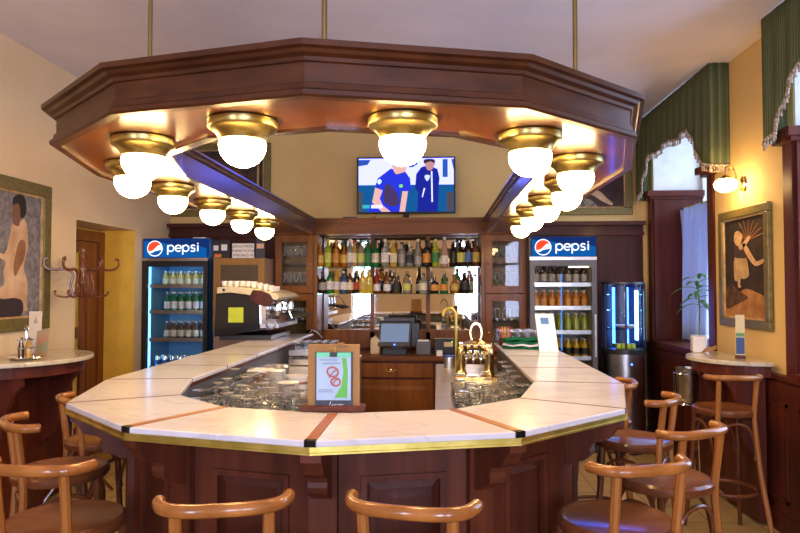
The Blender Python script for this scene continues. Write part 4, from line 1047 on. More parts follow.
# ------------------------------------------------------------------ cabinet beside the left fridge, things on it
cx0, cx1 = at(213, 300, Y=6.3).x, -1.672
t = thing('side_cabinet', 'oak framed cabinet with dark door panel beside the left fridge', 'cabinet', ((cx0 + cx1) / 2, 6.3, 0))
w2 = (cx1 - cx0) / 2; ZK = at(240, 258, Y=6.3).z
MB().box(-w2, w2, .02, .6, 0, ZK).build('carcass', mat('pale_cabinet_side', (.42, .25, .16), .5), t)
d = MB(); fw = .07
for q in ((-w2, -w2 + fw, 1.12, ZK), (w2 - fw, w2, 1.12, ZK), (-w2 + fw, w2 - fw, 1.12, 1.12 + fw), (-w2 + fw, w2 - fw, ZK - fw, ZK)): d.box(q[0], q[1], -.005, .02, q[2], q[3])
d = d.build('door', 'oak', t, bevel=.006); MB().box(-w2 + fw, w2 - fw, .005, .018, 1.12 + fw, ZK - fw).build('door_panel', mat('dark_olive_panel', (.085, .05, .018), .5), d)
def sgn(px0, px1, py0, py1, Y, name, label, cat, m):
    a, b = at(px0, py1, Y=Y), at(px1, py0, Y=Y); t = thing(name, label, cat, ((a.x + b.x) / 2, Y, ZK + .001)); hw = (b.x - a.x) / 2; h = b.z - a.z
    MB().box(-hw, hw, 0, .012, 0, h).build('board', m, t); return t, hw, h
t, hw, h = sgn(232, 254, 243, 258, 6.4, 'notice_sign', 'pale notice with three lines of capitals on the cabinet by left fridge', 'sign', 'whitep')
for i, s in enumerate(('ZÁKAZ PROD.', 'TABÁKOVÝCH', 'VÝROBKŮ 18')): text_mesh('sign_text', s, h * .235, 'black', t, (0, -.0015, h * (.80 - .3 * i)), depth=.0005)
t, hw, h = sgn(212.5, 230, 240, 258, 6.42, 'dark_box', 'dark box with orange sticker on the cabinet by left fridge', 'box', 'black')
MB().box(-hw + .02, -hw + .09, -.002, 0, .01, .045).build('orange_sticker', 'orange', t); MB().box(-hw + .01, -hw + .06, -.002, 0, .08, .13).box(-.0, .06, -.002, 0, .08, .14).build('pale_print', 'whitep', t)
MB().box(-hw, hw, .012, .1, 0, h).build('box_body', 'black', t)
t, hw, h = sgn(255.5, 265, 238, 258, 6.42, 'upright_leaflet', 'dark leaflet with pale panel right of the capitals notice', 'leaflet', mat('dark_blue_leaflet', (.03, .03, .05), .5))
MB().box(-hw + .012, hw - .012, -.002, 0, h * .5, h * .74).build('pale_panel', mat('peach_panel', (.7, .45, .3), .6), t)

# ------------------------------------------------------------------ television
tv0, tv1 = at(357, 214, Y=6.8), at(455.3, 156.3, Y=6.8)
t = thing('television', 'flat television showing two people in blue sportswear above the back bar', 'television', ((tv0.x + tv1.x) / 2, 6.8, 2.246))
hw = (tv1.x - tv0.x) / 2; z0, z1 = tv0.z - 2.246, tv1.z - 2.246
MB().box(-hw, hw, 0, .05, z0, z1).build('casing', 'blackg', t, bevel=.004)
MB().box(-.2, .2, -.05, .1, 0, .012).build('stand', 'blackg', t); MB().box(-.03, .03, .01, .05, .012, z0 + .02).build('stand_neck', 'blackg', t)
bz = .016; S = MB().box(-hw + bz, hw - bz, -.0015, 0, z0 + bz + .01, z1 - bz).build('screen', emit('tv_white', (.60, .62, 4.2), 1.0), t)
U = lambda px: (px - 406) / 48.5 * hw; V = lambda py: z0 + (213.5 - py) / 57.2 * (z1 - z0)
def scr(pts, c, lay, nm, s=1.0): return flat(MB(), [(U(a), V(b)) for a, b in (rounded(pts, 4) if any(k_ in nm for k_ in ('face', 'hair', 'pattern', 'badge')) else pts)], -.0015 - .0006 * lay, -.0020 - .0006 * lay).build(nm, emit('tv_' + nm, c, s), S)
scr([(359, 184.5), (453, 184.5), (453, 211.5), (359, 211.5)], (.006, .075, .24), 1, 'screen_lower_band')
scr([(442, 159), (447, 159), (447, 177), (442, 177)], (.02, .08, .35), 1, 'screen_letter')
scr([(450.5, 159), (453, 159), (453, 170)], (.02, .08, .35), 1, 'screen_letter')
scr([(407, 159), (419, 159), (417, 164), (412, 167), (406, 166)], (.02, .07, .32), 1, 'screen_letter')
scr([(359, 159), (371, 159), (368, 164), (359, 165.5)], (.02, .07, .32), 1, 'screen_letter')
scr([(446, 192), (452, 192), (452, 211), (446, 211)], (.07, .05, .06), 2, 'screen_block')
scr([(359, 192), (363, 191), (363, 211), (359, 211)], (.06, .06, .06), 2, 'screen_block')
scr([(421, 167), (424, 166), (431, 166), (437, 169), (439, 178), (438, 188), (437, 211.5), (417, 211.5), (418, 192), (415, 188), (416, 174)], (.01, .016, .24), 3, 'standing_person_jacket')
scr([(424, 159.2), (434, 159.2), (434, 165), (431, 170), (427, 169.5), (424.5, 164)], (.42, .2, .22), 4, 'standing_person_face')
scr([(430.5, 171), (432, 171), (432.5, 202), (431, 202)], (.6, .65, .95), 5, 'jacket_zip'); scr([(423.5, 188), (425, 188), (422.5, 197), (421.5, 197)], (.7, .7, 1), 5, 'jacket_stripe')
scr([(425, 175), (429, 175), (429.5, 177), (427, 181), (424.5, 177.5)], (.55, .6, 1), 5, 'jacket_badge')
scr([(392.5, 165), (392, 160.5), (395, 158.8), (402, 158.8), (405.5, 161.5), (405, 163), (399, 162.2), (394.5, 163)], (.10, .05, .04), 7, 'bending_person_hair')
scr([(424, 163), (423.8, 160), (426, 158.8), (432, 158.8), (434.3, 160.5), (434, 163), (430, 161.2)], (.03, .02, .03), 5, 'standing_person_hair')
scr([(391, 168), (397, 170), (405, 171), (410, 178), (411, 190), (406, 192), (400, 190), (400, 207), (401, 211.5), (368, 211.5), (371, 205), (377, 190), (376, 185), (378, 178)], (.018, .03, .55), 5, 'bending_person_shirt')
scr([(393, 161), (404, 161), (406.5, 166), (405, 171), (400, 173), (396, 173.5), (393, 168)], (.62, .34, .30), 6, 'bending_person_face')
scr([(375.5, 187), (383, 190), (380, 198), (383, 205), (391, 211.5), (382, 211.5), (372.5, 202)], (.62, .36, .34), 6, 'bending_person_arm')
scr([(402.5, 191), (408, 191), (405, 211.5), (399.5, 211.5)], (.62, .36, .36), 6, 'bending_person_arm')
scr([(385, 187), (389, 183), (398, 195), (398, 205), (386, 204), (384, 196)], (.05, .03, .10), 6, 'shirt_pattern')
scr([(399.5, 184.5), (402.5, 184.3), (402.5, 187), (399.5, 187)], (.2, .6, .1), 6, 'shirt_badge'); scr([(377.5, 181), (380, 178.5), (382, 181), (379.5, 184)], (.5, .8, .9), 6, 'sleeve_badge')
scr([(363, 204.5), (370, 204.5), (370, 208), (363, 208)], (.03, .35, .45), 7, 'score_box'); scr([(371.5, 204.5), (383, 204.5), (383, 208), (371.5, 208)], (.7, .65, .9), 7, 'score_box')
t = tag(MB().box(-.07, .07, -.06, .06, 0, .03).build('set_top_box', 'black', bevel=.004), 'small black box on the back bar ledge left of the television', 'box'); t.location = (at(350.5, 219, Y=6.7).x, 6.7, 2.246)
cb = MB(); 
cb.tube(smooth_curve([(at(376, 214, Y=6.85).x, 6.84, 2.30), (at(371, 217, Y=6.85).x, 6.8, 2.27), (at(368, 219, Y=6.85).x, 6.75, 2.252), (at(356, 219, Y=6.85).x, 6.74, 2.251)]), .004, 6)
tag(cb.build('cable', 'black'), 'black cable from the television to the small box', 'cable')

# ------------------------------------------------------------------ pictures
def picture(label, name, W, H, loc, rz, fw, ground, frame='olive', group=None):
    t = thing(name, label, 'picture', loc, rz, group)
    f = MB()
    for q in ((-W / 2, W / 2, 0, fw), (-W / 2, W / 2, H - fw, H), (-W / 2, -W / 2 + fw, fw, H - fw), (W / 2 - fw, W / 2, fw, H - fw)): f.box(q[0], q[1], -.035, -.002, q[2], q[3])
    f.build('frame', frame, t, bevel=.006)
    f = MB(); e = .012
    for q in ((-W / 2 + fw, W / 2 - fw, fw, fw + e), (-W / 2 + fw, W / 2 - fw, H - fw - e, H - fw), (-W / 2 + fw, -W / 2 + fw + e, fw, H - fw), (W / 2 - fw - e, W / 2 - fw, fw, H - fw)): f.box(q[0], q[1], -.025, -.003, q[2], q[3])
    f.build('frame_liner', 'paintpale' if frame == 'olive' else 'olive', t)
    c = MB().box(-W / 2 + fw, W / 2 - fw, -.012, -.002, fw, H - fw).build('canvas', ground, t)
    return t, c
def ptd(c, pts, m, lay, nm): return flat(MB(), rounded(pts), -.012 - .0006 * lay, -.0126 - .0006 * lay).build(nm, m, c)
# left wall: seated figure. local x runs from near (left) to far (right) along +Y
yE = at(46.5, 250, X=XL).y; yS = yE - 1.02
zt_, zb_ = at(46.5, 187, X=XL).z, at(46.5, 328, X=XL).z
Wp, Hp = yE - yS, zt_ - zb_
t, c = picture('olive framed painting of a seated nude figure on grey, on the left wall', 'framed_painting', Wp, Hp, (XL + .003, (yE + yS) / 2, zb_), R(90), .09, 'paintgrey')
def lw(px, py):
    p = at(px, py, X=XL + .013); return (p.y - (yE + yS) / 2, p.z - zb_)
fig = [lw(*q) for q in ((12, 224), (19, 222), (24, 219), (27, 230), (27.5, 246), (25, 258), (23.5, 268), (26.5, 280), (27, 292), (26, 304), (27, 310), (20, 311), (12, 312), (3, 310), (-6, 308), (-10, 300), (-4, 290), (4, 284), (3, 272), (5, 262), (0, 258), (-10, 250), (-9, 246), (2, 254), (6, 250), (9, 238))]
ptd(c, fig, 'skin', 1, 'painted_figure')
ptd(c, [lw(*q) for q in ((12, 205), (13, 201), (17, 200), (20, 204), (20.5, 213), (19.5, 221), (18, 226), (13, 224), (12.5, 217), (11.2, 213.5), (12.3, 210))], mat('painted_face', (.22, .10, .06), .9), 3, 'painted_head')
ptd(c, [lw(*q) for q in ((12, 202), (13.5, 197), (18, 194.5), (23, 196), (25.5, 203), (25.5, 213), (23, 217.5), (20, 217), (19.6, 209), (17.5, 203.5), (13, 204.5))], 'painthair', 4, 'painted_hair')
ptd(c, [lw(*q) for q in ((-12, 296), (2, 299), (14, 298), (22, 302), (19, 316), (-12, 318))], 'paintskirt', 3, 'painted_cloth')
ptd(c, [lw(*q) for q in ((16, 250), (20, 240), (25, 243), (24, 258), (19, 268), (15, 276), (13, 268))], mat('painted_shade_skin', (.30, .14, .06), .9, c2=(.22, .09, .04), scale=9), 2, 'painted_arm')
# right wall: portrait picture with a dancing figure
y0p, y1p = at(773, 260, X=XR - .005).y, at(722.5, 260, X=XR - .005).y
zt_, zb_ = at(722.5, 214, X=XR).z, at(722.5, 324.5, X=XR).z
Wp, Hp = y1p - y0p, zt_ - zb_; ym = (y0p + y1p) / 2
t, c = picture('olive framed dark picture of a dancer with fan, on the right wall', 'framed_picture', Wp, Hp, (XR - .003, ym, zb_), R(-90), .062, 'paintdark')
def rw(px, py):
    p = at(px, py, X=XR - .014); return (-(p.y - ym), p.z - zb_)
ptd(c, [rw(*q) for q in ((726.5, 292), (735, 296), (745, 289), (756, 292), (767.5, 300), (768, 318.5), (727, 318))], 'paintsand', 1, 'painted_sand')
ptd(c, [rw(*q) for q in ((727, 291), (732, 284), (738, 290), (748, 297), (744, 301), (736, 305), (727, 308))], 'paintrock', 2, 'painted_rock')
hd = mat('painted_light_skin', (.70, .46, .24), .8, c2=(.50, .27, .11), scale=30)
ptd(c, [rw(*q) for q in ((734.5, 262), (737, 255), (741, 254), (746, 257), (748.5, 266), (749, 276), (744, 279), (741, 278), (738.5, 281), (735, 279))], 'paintpale', 3, 'painted_dress')
ptd(c, [rw(*q) for q in ((738.5, 277), (741, 277), (740.5, 284), (741.5, 287), (738.5, 287))], hd, 2, 'painted_legs')
ptd(c, [rw(*q) for q in ((734, 244), (738, 243), (743, 245), (746, 250), (746, 258), (741, 258), (736, 257))], mat('painted_dark_bodice', (.06, .03, .03), .9), 4, 'painted_bodice')
ptd(c, [rw(*q) for q in ((734, 231), (737, 228.5), (741, 230), (743, 236), (742, 242), (739, 246), (736, 244), (734, 238))], hd, 6, 'painted_face')
ptd(c, [rw(*q) for q in ((731, 232), (734, 227), (739, 226), (743.5, 230), (743, 234), (739, 231), (735.5, 233), (734.5, 240), (733.5, 250), (730.5, 252), (731, 242))], 'painthair', 7, 'painted_hair')
ptd(c, [rw(*q) for q in ((743, 245), (746, 244), (751, 252), (757, 261), (764.5, 258.5), (766, 261), (757, 266), (751, 261), (746, 253))], hd, 5, 'painted_arm')
ptd(c, [rw(*q) for q in ((739, 246), (743, 243), (749, 236), (751, 237.5), (746, 246), (741, 250))], hd, 5, 'painted_arm')
fn = MB()
for a in range(0, 9):
    t0 = R(20 + a * 17); q0 = (748, 240)
    stroke(fn, [rw(*q0), rw(q0[0] + 17 * math.cos(t0), q0[1] - 21 * math.sin(t0))], .006, -.0135, -.0142)
fn.build('painted_fan', 'paintsand', c)
# back wall pictures, either side above the panelling
def backpic(px0, px1, pyb, label, H=.86):
    a, b = at(px0, pyb, Y=YB), at(px1, pyb, Y=YB); W = b.x - a.x
    return picture(label, 'framed_picture', W, H, ((a.x + b.x) / 2, YB - .003, a.z), 0, .075, mat('painted_umber', (.075, .04, .025), .8, c2=(.03, .015, .02), scale=6))
t, c = backpic(548, 632, 215.5, 'olive framed dark picture of a reclining figure above the right fridge')
def bw_(px, py): p = at(px, py, Y=YB); return (p.x - t.location.x, p.z - t.location.z)
ptd(c, [bw_(*q) for q in ((592, 190), (600, 192), (606, 198), (612, 203), (611, 205.5), (603, 202), (595, 197), (590, 194))], 'skin', 2, 'painted_arm')
ptd(c, [bw_(*q) for q in ((578, 207), (584, 199), (590, 200), (598, 207), (597, 208.8), (579, 208.8))], mat('painted_lace', (.36, .30, .22), .9, c2=(.08, .05, .04), scale=40), 2, 'painted_lace')
t, c = backpic(172, 271, 217, 'olive framed dark picture above the left fridge', H=.80)
ptd(c, [(-.3, .2), (.1, .16), (.3, .3), (.2, .5), (-.1, .55), (-.3, .4)], mat('painted_brown_shape', (.16, .08, .04), .9, c2=(.08, .04, .02), scale=8), 1, 'painted_shape')

# ------------------------------------------------------------------ round display cooler, bucket
p = at(628, 300, Y=6.25)
t = thing('display_cooler', 'black display cooler with curved glass and blue light beside the right fridge', 'display cooler', (p.x, 6.42, 0))
r = .195
zb_, zm, zt_ = at(628, 379, Y=6.3).z, at(628, 354, Y=6.3).z, at(628, 282, Y=6.3).z
drum = MB().lathe([(0, .02), (r, .02), (r, zm - .02), (r * 1.02, zm - .02), (r * 1.02, zm), (0, zm)], 28).build('steel_drum', 'steel', t, smooth=True)
MB().sphere((.02, -r - .002, zm - .09), .008, seg=8, rg=6).build('indicator_light', 'led', drum)
MB().lathe([(0, 0), (r * .95, 0), (r * .95, .02), (0, .02)], 24).build('foot_ring', 'black', t)
MB().lathe([(0, zm), (r * 1.04, zm), (r * 1.04, zm + .045), (0, zm + .045)], 28).build('lower_band', 'black', t, smooth=True)
MB().lathe([(0, zt_ - .02), (r * 1.04, zt_ - .02), (r * 1.04, zt_), (0, zt_ + .005)], 28).build('top_cap', 'black', t, smooth=True)
MB().lathe([(r * .99, zm + .045), (r * .99, zt_ - .02)], 28, ang0=R(20), ang1=R(160)).build('back_shell', 'black', t, smooth=True)
MB().lathe([(r, zm + .045), (r, zt_ - .02)], 30, ang0=R(160), ang1=R(380)).build('curved_glass', 'glass', t, smooth=True)
for a in (200, 262, 340): MB().box(-.008, .008, -.008, .008, zm + .045, zt_ - .02).build('glass_post', 'black', t, loc=(r * math.cos(R(a)), r * math.sin(R(a)), 0))
for px in (-.06, .07): MB().box(px - .012, px + .012, .10, .115, zm + .08, zt_ - .05).build('light_strip', 'led', t)
MB().box(.125, .15, .02, .05, zm + .12, zt_ - .08).build('cool_light', 'ledc', t)
for f_ in (.34, .6, .82):
    z = zm + (zt_ - zm) * f_; MB().lathe([(0, z), (r * .9, z), (r * .9, z + .006), (0, z + .006)], 24).build('cooler_shelf', 'glass', t)
tag(MB().lathe([(0, 0), (.06, 0), (.1, .025), (.105, .03), (.1, .032), (.06, .012), (0, .008)], 20).build('plate', 'porc', smooth=True), 'white plate inside the blue-lit display cooler', 'plate').location = (p.x + .02, 6.40, zm + (zt_ - zm) * .34 + .007)
yb_ = mat('lime_packet', (.45, .6, .05), .5)
g = tag(MB().box(-.02, .02, -.03, .03, 0, .05).build('snack_packet', yb_, bevel=.008), 'yellow-green packet in the row at the bottom of the display cooler', 'packet', 'packets in the display cooler')
for i in range(4):
    o = g if i == 0 else g.copy()
    if i: C.objects.link(o)
    o.location = (p.x - .07 + .045 * i, 6.34, zm + .046)
t = thing('ice_bucket_stand', 'steel ice bucket on a tall chrome stand beside the wall table', 'ice bucket', (1.90, 5.12, 0))
zq = lambda py: at(692, py, Y=5.1).z
zt_, zb_ = zq(368), zq(403)
MB().lathe([(0, zb_), (.055, zb_), (.07, zb_ + .02), (.085, zt_ - .01), (.09, zt_), (.085, zt_), (.066, zb_ + .025), (0, zb_ + .015)], 22).build('bucket', 'steel', t, smooth=True)
for z, rr in ((zt_ - .04, .1), (zb_ - .004, .09)):
    MB().tube([(rr * math.cos(2 * PI * i / 24), rr * math.sin(2 * PI * i / 24), z) for i in range(24)], .006, 6, True).build('stand_ring', 'chrome', t, smooth=True)
for a in (30, 150, 270):
    ca, sa = math.cos(R(a)), math.sin(R(a)); MB().tube([(ca * .1, sa * .1, zt_ - .04), (ca * .09, sa * .09, zb_), (ca * .13, sa * .13, .008)], .007, 6).build('leg', 'chrome', t, smooth=True)

# ------------------------------------------------------------------ wall tables with their things
def wall_table(loc, r, sgn_, z, label):
    t = thing('wall_table', label, 'table', loc)
    a0, a1 = (-90, 90) if sgn_ > 0 else (90, 270)
    n = 28; pts = arc(0, 0, r, a0, a1, n)
    MB().prism(pts, z - .028, z).build('marble_top', 'marble_t', t, bevel=.006)
    MB().prism(arc(0, 0, r * .9, a0, a1, n), z - .1, z - .029).build('apron', 'dark', t)
    for yy in (-.3, .3):
        y_ = yy * r / .5
        mx = math.sqrt(max(.01, (r * .86) ** 2 - y_ * y_))
        prof = [(.0, z - .1), (mx, z - .1), (mx, z - .15), (mx * .85, z - .2), (mx * .72, z - .3), (mx * .66, z - .45), (mx * .45, z - .58), (mx * .2, z - .64), (0, z - .66)]
        MB().extr([(sgn_ * a, y_ - .02, b) for a, b in prof], (0, .04, 0)).build('bracket', 'dark', t)
    MB().box(min(0, sgn_ * .05), max(0, sgn_ * .05), -.35 * r / .5, .35 * r / .5, .02, z - .1).build('back_board', 'dark', t)
    return t
ZLT = 1.10
ltY = 4.20
wall_table((XL + .052, ltY, 0), .53, 1, ZLT, 'half-round marble wall table on the left below the seated figure painting')
rtY = 4.72
wall_table((XR - .052, rtY, 0), .385, -1, 1.072, 'half-round marble wall table on the right below the dancer picture')
def px_on(px, py, Z): return at(px, py, Z=Z)
# cruet on the left table
q = px_on(26, 359, ZLT)
t = thing('cruet_stand', 'wire cruet stand with bottles and shakers on the left wall table', 'cruet stand', (q.x, q.y, ZLT + .001))
MB().lathe([(0, 0), (.085, 0), (.1, .01), (.098, .014), (0, .008)], 22).build('tray', 'chrome', t, smooth=True)
wr = MB().tube([(.05 * math.cos(2 * PI * i / 20), .05 * math.sin(2 * PI * i / 20), .07) for i in range(20)], .003, 6, True)
wr.tube(smooth_curve([(0, 0, .01), (0, 0, .17), (-.012, 0, .19), (0, 0, .21), (.012, 0, .19), (0, 0, .17)], 4), .003, 6)
wr.tube([(.05 * math.cos(2 * PI * i / 20), .05 * math.sin(2 * PI * i / 20), .12) for i in range(20)], .003, 6, True)
for a in (0, 90, 180, 270): wr.tube([(.05 * math.cos(R(a)), .05 * math.sin(R(a)), .008), (.05 * math.cos(R(a)), .05 * math.sin(R(a)), .125)], .003, 6)
wr.build('wire_frame', 'chrome', t, smooth=True)
cr0 = q
for i, (dx_, dy_, lab, cc) in enumerate(((-.024, -.015, 'dark vinegar bottle in the cruet stand', 'brown'), (.024, -.015, 'golden oil bottle in the cruet stand', 'gold'))):
    b = thing('cruet_bottle', lab, 'bottle', (q.x + dx_, q.y + dy_, ZLT + .011), group='cruet bottles')
    MB().lathe([(0, 0), (.018, 0), (.02, .06), (.012, .09), (.008, .11), (0, .11)], 12).build('glass_body', glassmat(cc, BC[cc]), b, smooth=True); MB().lathe([(.009, .108), (.011, .125), (0, .13)], 10).build('stopper', 'chrome', b, smooth=True)
q = px_on(35, 353, ZLT)
t = thing('table_card', 'tall cream menu card standing behind the cruet on left wall table', 'card', (*px_on(34, 355.8, ZLT)[:2], ZLT + .001), rz=R(15))
zc0 = at(33, 311.5, Y=4.25).z - ZLT
MB().extr([(-.04, 0, 0), (.04, 0, 0), (.036, .03, zc0), (-.042, .03, zc0)], (0, .003, 0)).build('card', mat('cream_card', (.75, .62, .45), .6), t)
MB().extr([(-.014, -.0012 + .02, zc0 * .73), (.014, -.0012 + .02, zc0 * .73), (.0, -.0012 + .027, zc0 * .9)], (0, -.001, 0)).build('printed_motif', mat('faint_print', (.5, .36, .22), .6), t)
MB().box(-.035, .035, .0, .05, 0, .012).build('card_base', 'bodyw', t)
t = tag(MB().extr([(-.04, 0, 0), (.04, 0, 0), (.04, .02, .17), (-.04, .02, .17)], (0, .003, 0)).build('leaflet', mat('green_red_leaflet', (.18, .38, .22), .5, c2=(.6, .25, .12), scale=14)), 'green and red leaflet standing right of the cruet on left table', 'leaflet'); q = px_on(41, 351, ZLT); t.location = (*px_on(41, 357, ZLT)[:2], ZLT + .0005)
# tissue box and card on right table
ZRT = 1.072
q = px_on(699, 352, ZRT)
t = thing('napkin_holder', 'white napkin box with brown napkins on the right wall table', 'napkin box', (q.x, q.y, ZRT + .001), rz=R(-10))
MB().box(-.05, .042, -.045, .045, 0, .115).build('box_body', 'whitep', t, bevel=.005)
for i in range(4): MB().extr([(.0 + .02 * i, -.07 - .002 * i, .0), (.075 + .01 * i, -.07 - .002 * i, .02 + .005 * i), (.085 + .01 * i, -.07 - .002 * i, .05 + .005 * i), (.03 + .02 * i, -.07, .035)], (0, .002, 0)).build('napkin', 'carton', t)
q = px_on(740.5, 358.5, ZRT)
t = thing('table_card', 'narrow upright card with blue lower half on the right wall table', 'card', (q.x, q.y, ZRT + .001), rz=R(-25))
hc = at(742, 315, Y=q.y).z - ZRT
MB().box(-.028, .028, 0, .004, .02, hc).build('card', mat('pale_yellow_card', (.78, .66, .38), .6), t)
MB().box(-.026, .026, -.001, 0, .03, hc * .48).build('blue_print', mat('card_blue', (.03, .08, .25), .5), t); MB().box(-.026, .026, -.001, 0, hc * .5, hc * .58).build('green_print', mat('card_green', (.15, .35, .12), .5), t)
MB().box(-.032, .032, -.02, .025, 0, .022).build('card_base', 'bodyw', t)
# plant on the window ledge
t = thing('potted_plant', 'green long-leaved plant in small pot on the far window ledge', 'plant', (at(699, 300, Y=5.75).x, 5.75, 1.031))
MB().lathe([(0, 0), (.05, 0), (.065, .1), (.07, .1), (.07, .115), (.06, .115), (.0, .1)], 18).build('pot', 'porc', t, smooth=True)
MB().tube([(0, 0, .09), (.005, 0, .35), (-.01, 0, .58)], .007, 8).build('stem', mat('plant_stem', (.1, .2, .04), .5), t)
lf = MB()
for i in range(16):
    a = i * 2.4; z = .36 + .016 * i; L = .19 + .03 * math.sin(i * 3); up = .35 + .03 * i
    d = Vector((math.cos(a), math.sin(a), 0)); s = Vector((-math.sin(a), math.cos(a), 0)); b0 = Vector((0, 0, z)); prev = None
    for k_ in range(7):
        u = k_ / 6; c_ = b0 + d * (L * u) + Vector((0, 0, L * (up * u - .8 * u * u))); wv = .024 * math.sin(PI * min(1, .12 + u * .88)) + .001
        cur = (lf.bm.verts.new(c_ - s * wv), lf.bm.verts.new(c_ + Vector((0, 0, -.004))), lf.bm.verts.new(c_ + s * wv))
        if prev:
            for m_ in (0, 1): lf.bm.faces.new((prev[m_], prev[m_ + 1], cur[m_ + 1], cur[m_]))
        prev = cur
o = lf.build('leaves', 'leaf', t, smooth=True); o.modifiers.new('thickness', 'SOLIDIFY').thickness = .0015

# ------------------------------------------------------------------ valances, curtain, sconce
def valance(yn, yf, label):
    """green valance in front of a window recess: yn near end, yf far end; X = XR-.15"""
    X = XR - .15; L = yf - yn; t = thing('valance', label, 'valance', (X, (yn + yf) / 2, CEIL))
    n = 80; b = MB(); low = []
    key = [(0, .78), (.04, .76), (.10, .73), (.17, .55), (.24, .40), (.29, .405), (.37, .435), (.45, .41), (.50, .385), (.56, .41), (.65, .44), (.72, .415), (.77, .41), (.85, .56), (.92, .74), (1, .80)]
    def drop(u):
        for (a, da), (c_, dc) in zip(key, key[1:]):
            if u <= c_: return da + (dc - da) * (u - a) / (c_ - a)
        return key[-1][1]
    rowsv = []
    for i in range(n + 1):
        u = i / n; y = -L / 2 + L * u; wv = .008 * math.sin(u * L * 42)
        d = drop(u); low.append(Vector((wv * 1.3, y, -d)))
        rowsv.append([b.bm.verts.new((wv * (.3 + k_ / 5), y, -.004 - (d - .004) * k_ / 5)) for k_ in range(6)])
    for i in range(n):
        for k_ in range(5): b.bm.faces.new((rowsv[i][k_], rowsv[i + 1][k_], rowsv[i + 1][k_ + 1], rowsv[i][k_ + 1]))
    for e in (0, 1):      # returns to the wall
        y = -L / 2 if e == 0 else L / 2; d = key[0][1] if e == 0 else key[-1][1]
        rr = []
        for j in range(9):
            x = .148 * j / 8; wv = .006 * math.sin(j * 1.9)
            rr.append([b.bm.verts.new((x, y + wv, -.004 - (d - .004) * k_ / 5)) for k_ in range(6)])
        for j in range(8):
            for k_ in range(5): b.bm.faces.new((rr[j][k_], rr[j + 1][k_], rr[j + 1][k_ + 1], rr[j][k_ + 1]))
    o = b.build('cloth', 'green', t, smooth=True); o.modifiers.new('thickness', 'SOLIDIFY').thickness = .006
    f = MB(); 
    ys = low + []
    f.tube(ys, .011, 6)
    f.tube([(0, -L / 2, -key[0][1]), (.148, -L / 2, -key[0][1])], .011, 6)
    acc = 0
    for p_, q_ in zip(low, low[1:]):
        s_ = (q_ - p_).length; k_ = max(1, int(s_ / .022))
        for j in range(k_):
            c_ = p_ + (q_ - p_) * (j / k_); f.lathe([(.0, -.055), (.008, -.05), (.005, -.02), (.009, -.006), (0, 0)], 6, tuple(c_))
    for j in range(7): f.lathe([(.0, -.055), (.008, -.05), (.005, -.02), (.009, -.006), (0, 0)], 6, (.02 * j + .01, -L / 2, -key[0][1]))
    f.build('fringe', 'fringe', t)
    return t
valance(5.02, 6.86, 'green striped valance with fringe over the far window')
valance(2.42, 4.22, 'green striped valance with fringe over the near window, cut by photo edge')
# curtain
t = thing('curtain', 'sheer white curtain hanging on a rod at the far window', 'curtain', (2.5, 6.0, 1.035))
zrod = at(700, 206, X=2.5).z - 1.035
b = MB(); n = 120; ya, yb2 = at(706, 220, X=2.5).y - 6.0 - .1, at(683, 208, X=2.5).y - 6.0
rowsv = []
for i in range(n + 1):
    u = i / n; 
    col = []
    for k_ in range(9):
        v = k_ / 8; pinch = 1 - .35 * math.sin(PI * min(1, v * 1.0)) * v
        y = ya + (yb2 - ya) * (1 - (1 - u) * (1 - .42 * v ** .6)); x = .055 * math.sin(u * 44 + .8 * v) + .02 * math.sin(u * 17)
        col.append(b.bm.verts.new((x, y, zrod * (1 - v) + .01)))
    rowsv.append(col)
for i in range(n):
    for k_ in range(8): b.bm.faces.new((rowsv[i][k_], rowsv[i + 1][k_], rowsv[i + 1][k_ + 1], rowsv[i][k_ + 1]))
o = b.build('cloth', 'curtain', t, smooth=True); o.modifiers.new('thickness', 'SOLIDIFY').thickness = .002
MB().tube([(0, ya - .5, zrod + .02), (0, yb2 + .05, zrod + .02)], .010, 8).build('curtain_rod', 'brass', t, smooth=True)
for i in range(10):
    yy = ya + (yb2 - ya) * i / 9; MB().tube([(.017 * math.cos(2 * PI * j / 10), yy, zrod + .014 + .017 * math.sin(2 * PI * j / 10)) for j in range(10)], .002, 5, True).build('curtain_ring', 'brass', t)
# sconce
py = at(745, 184, X=XR).y; pz_ = at(745, 184, X=XR).z
t = thing('wall_lamp', 'lit opal globe wall lamp on brass arm above the dancer picture', 'lamp', (XR, py, pz_))
gx = -.135; SK = .82
MB().lathe([(0, 0), (.035, 0), (.03, .015), (.012, .02), (0, .02)], 16, axis='X').build('wall_rose', 'brassp', t, smooth=True).scale = (-1, 1, 1.7)
MB().tube(smooth_curve([(-.015, 0, -.05), (-.05, 0, -.02), (-.06, 0, .06), (-.085, 0, .12), (gx + .01, 0, .12), (gx, 0, .06)]), .007, 8).build('arm', 'brassp', t, smooth=True)
MB().tube(smooth_curve([(-.015, 0, .06), (-.03, 0, .02), (-.02, 0, -.06), (-.03, 0, -.1)]), .006, 8).build('scroll', 'brassp', t, smooth=True)
MB().lathe([(0, .068), (.016, .062), (.045, .042), (.053, .034), (0, .034)], 18, (gx, 0, 0)).build('shade_cap', 'brassp', t, smooth=True)
MB().lathe([(.06 * SK, .04 * SK)] + [(.095 * SK * math.cos(a), -.005 - .065 * SK * math.sin(a)) for a in [R(v) for v in (-30, -10, 10, 30, 50, 70)]] + [(0, -.005 - .068 * SK)], 22, (gx, 0, 0)).build('lamp_globe', 'sconce', t, smooth=True)

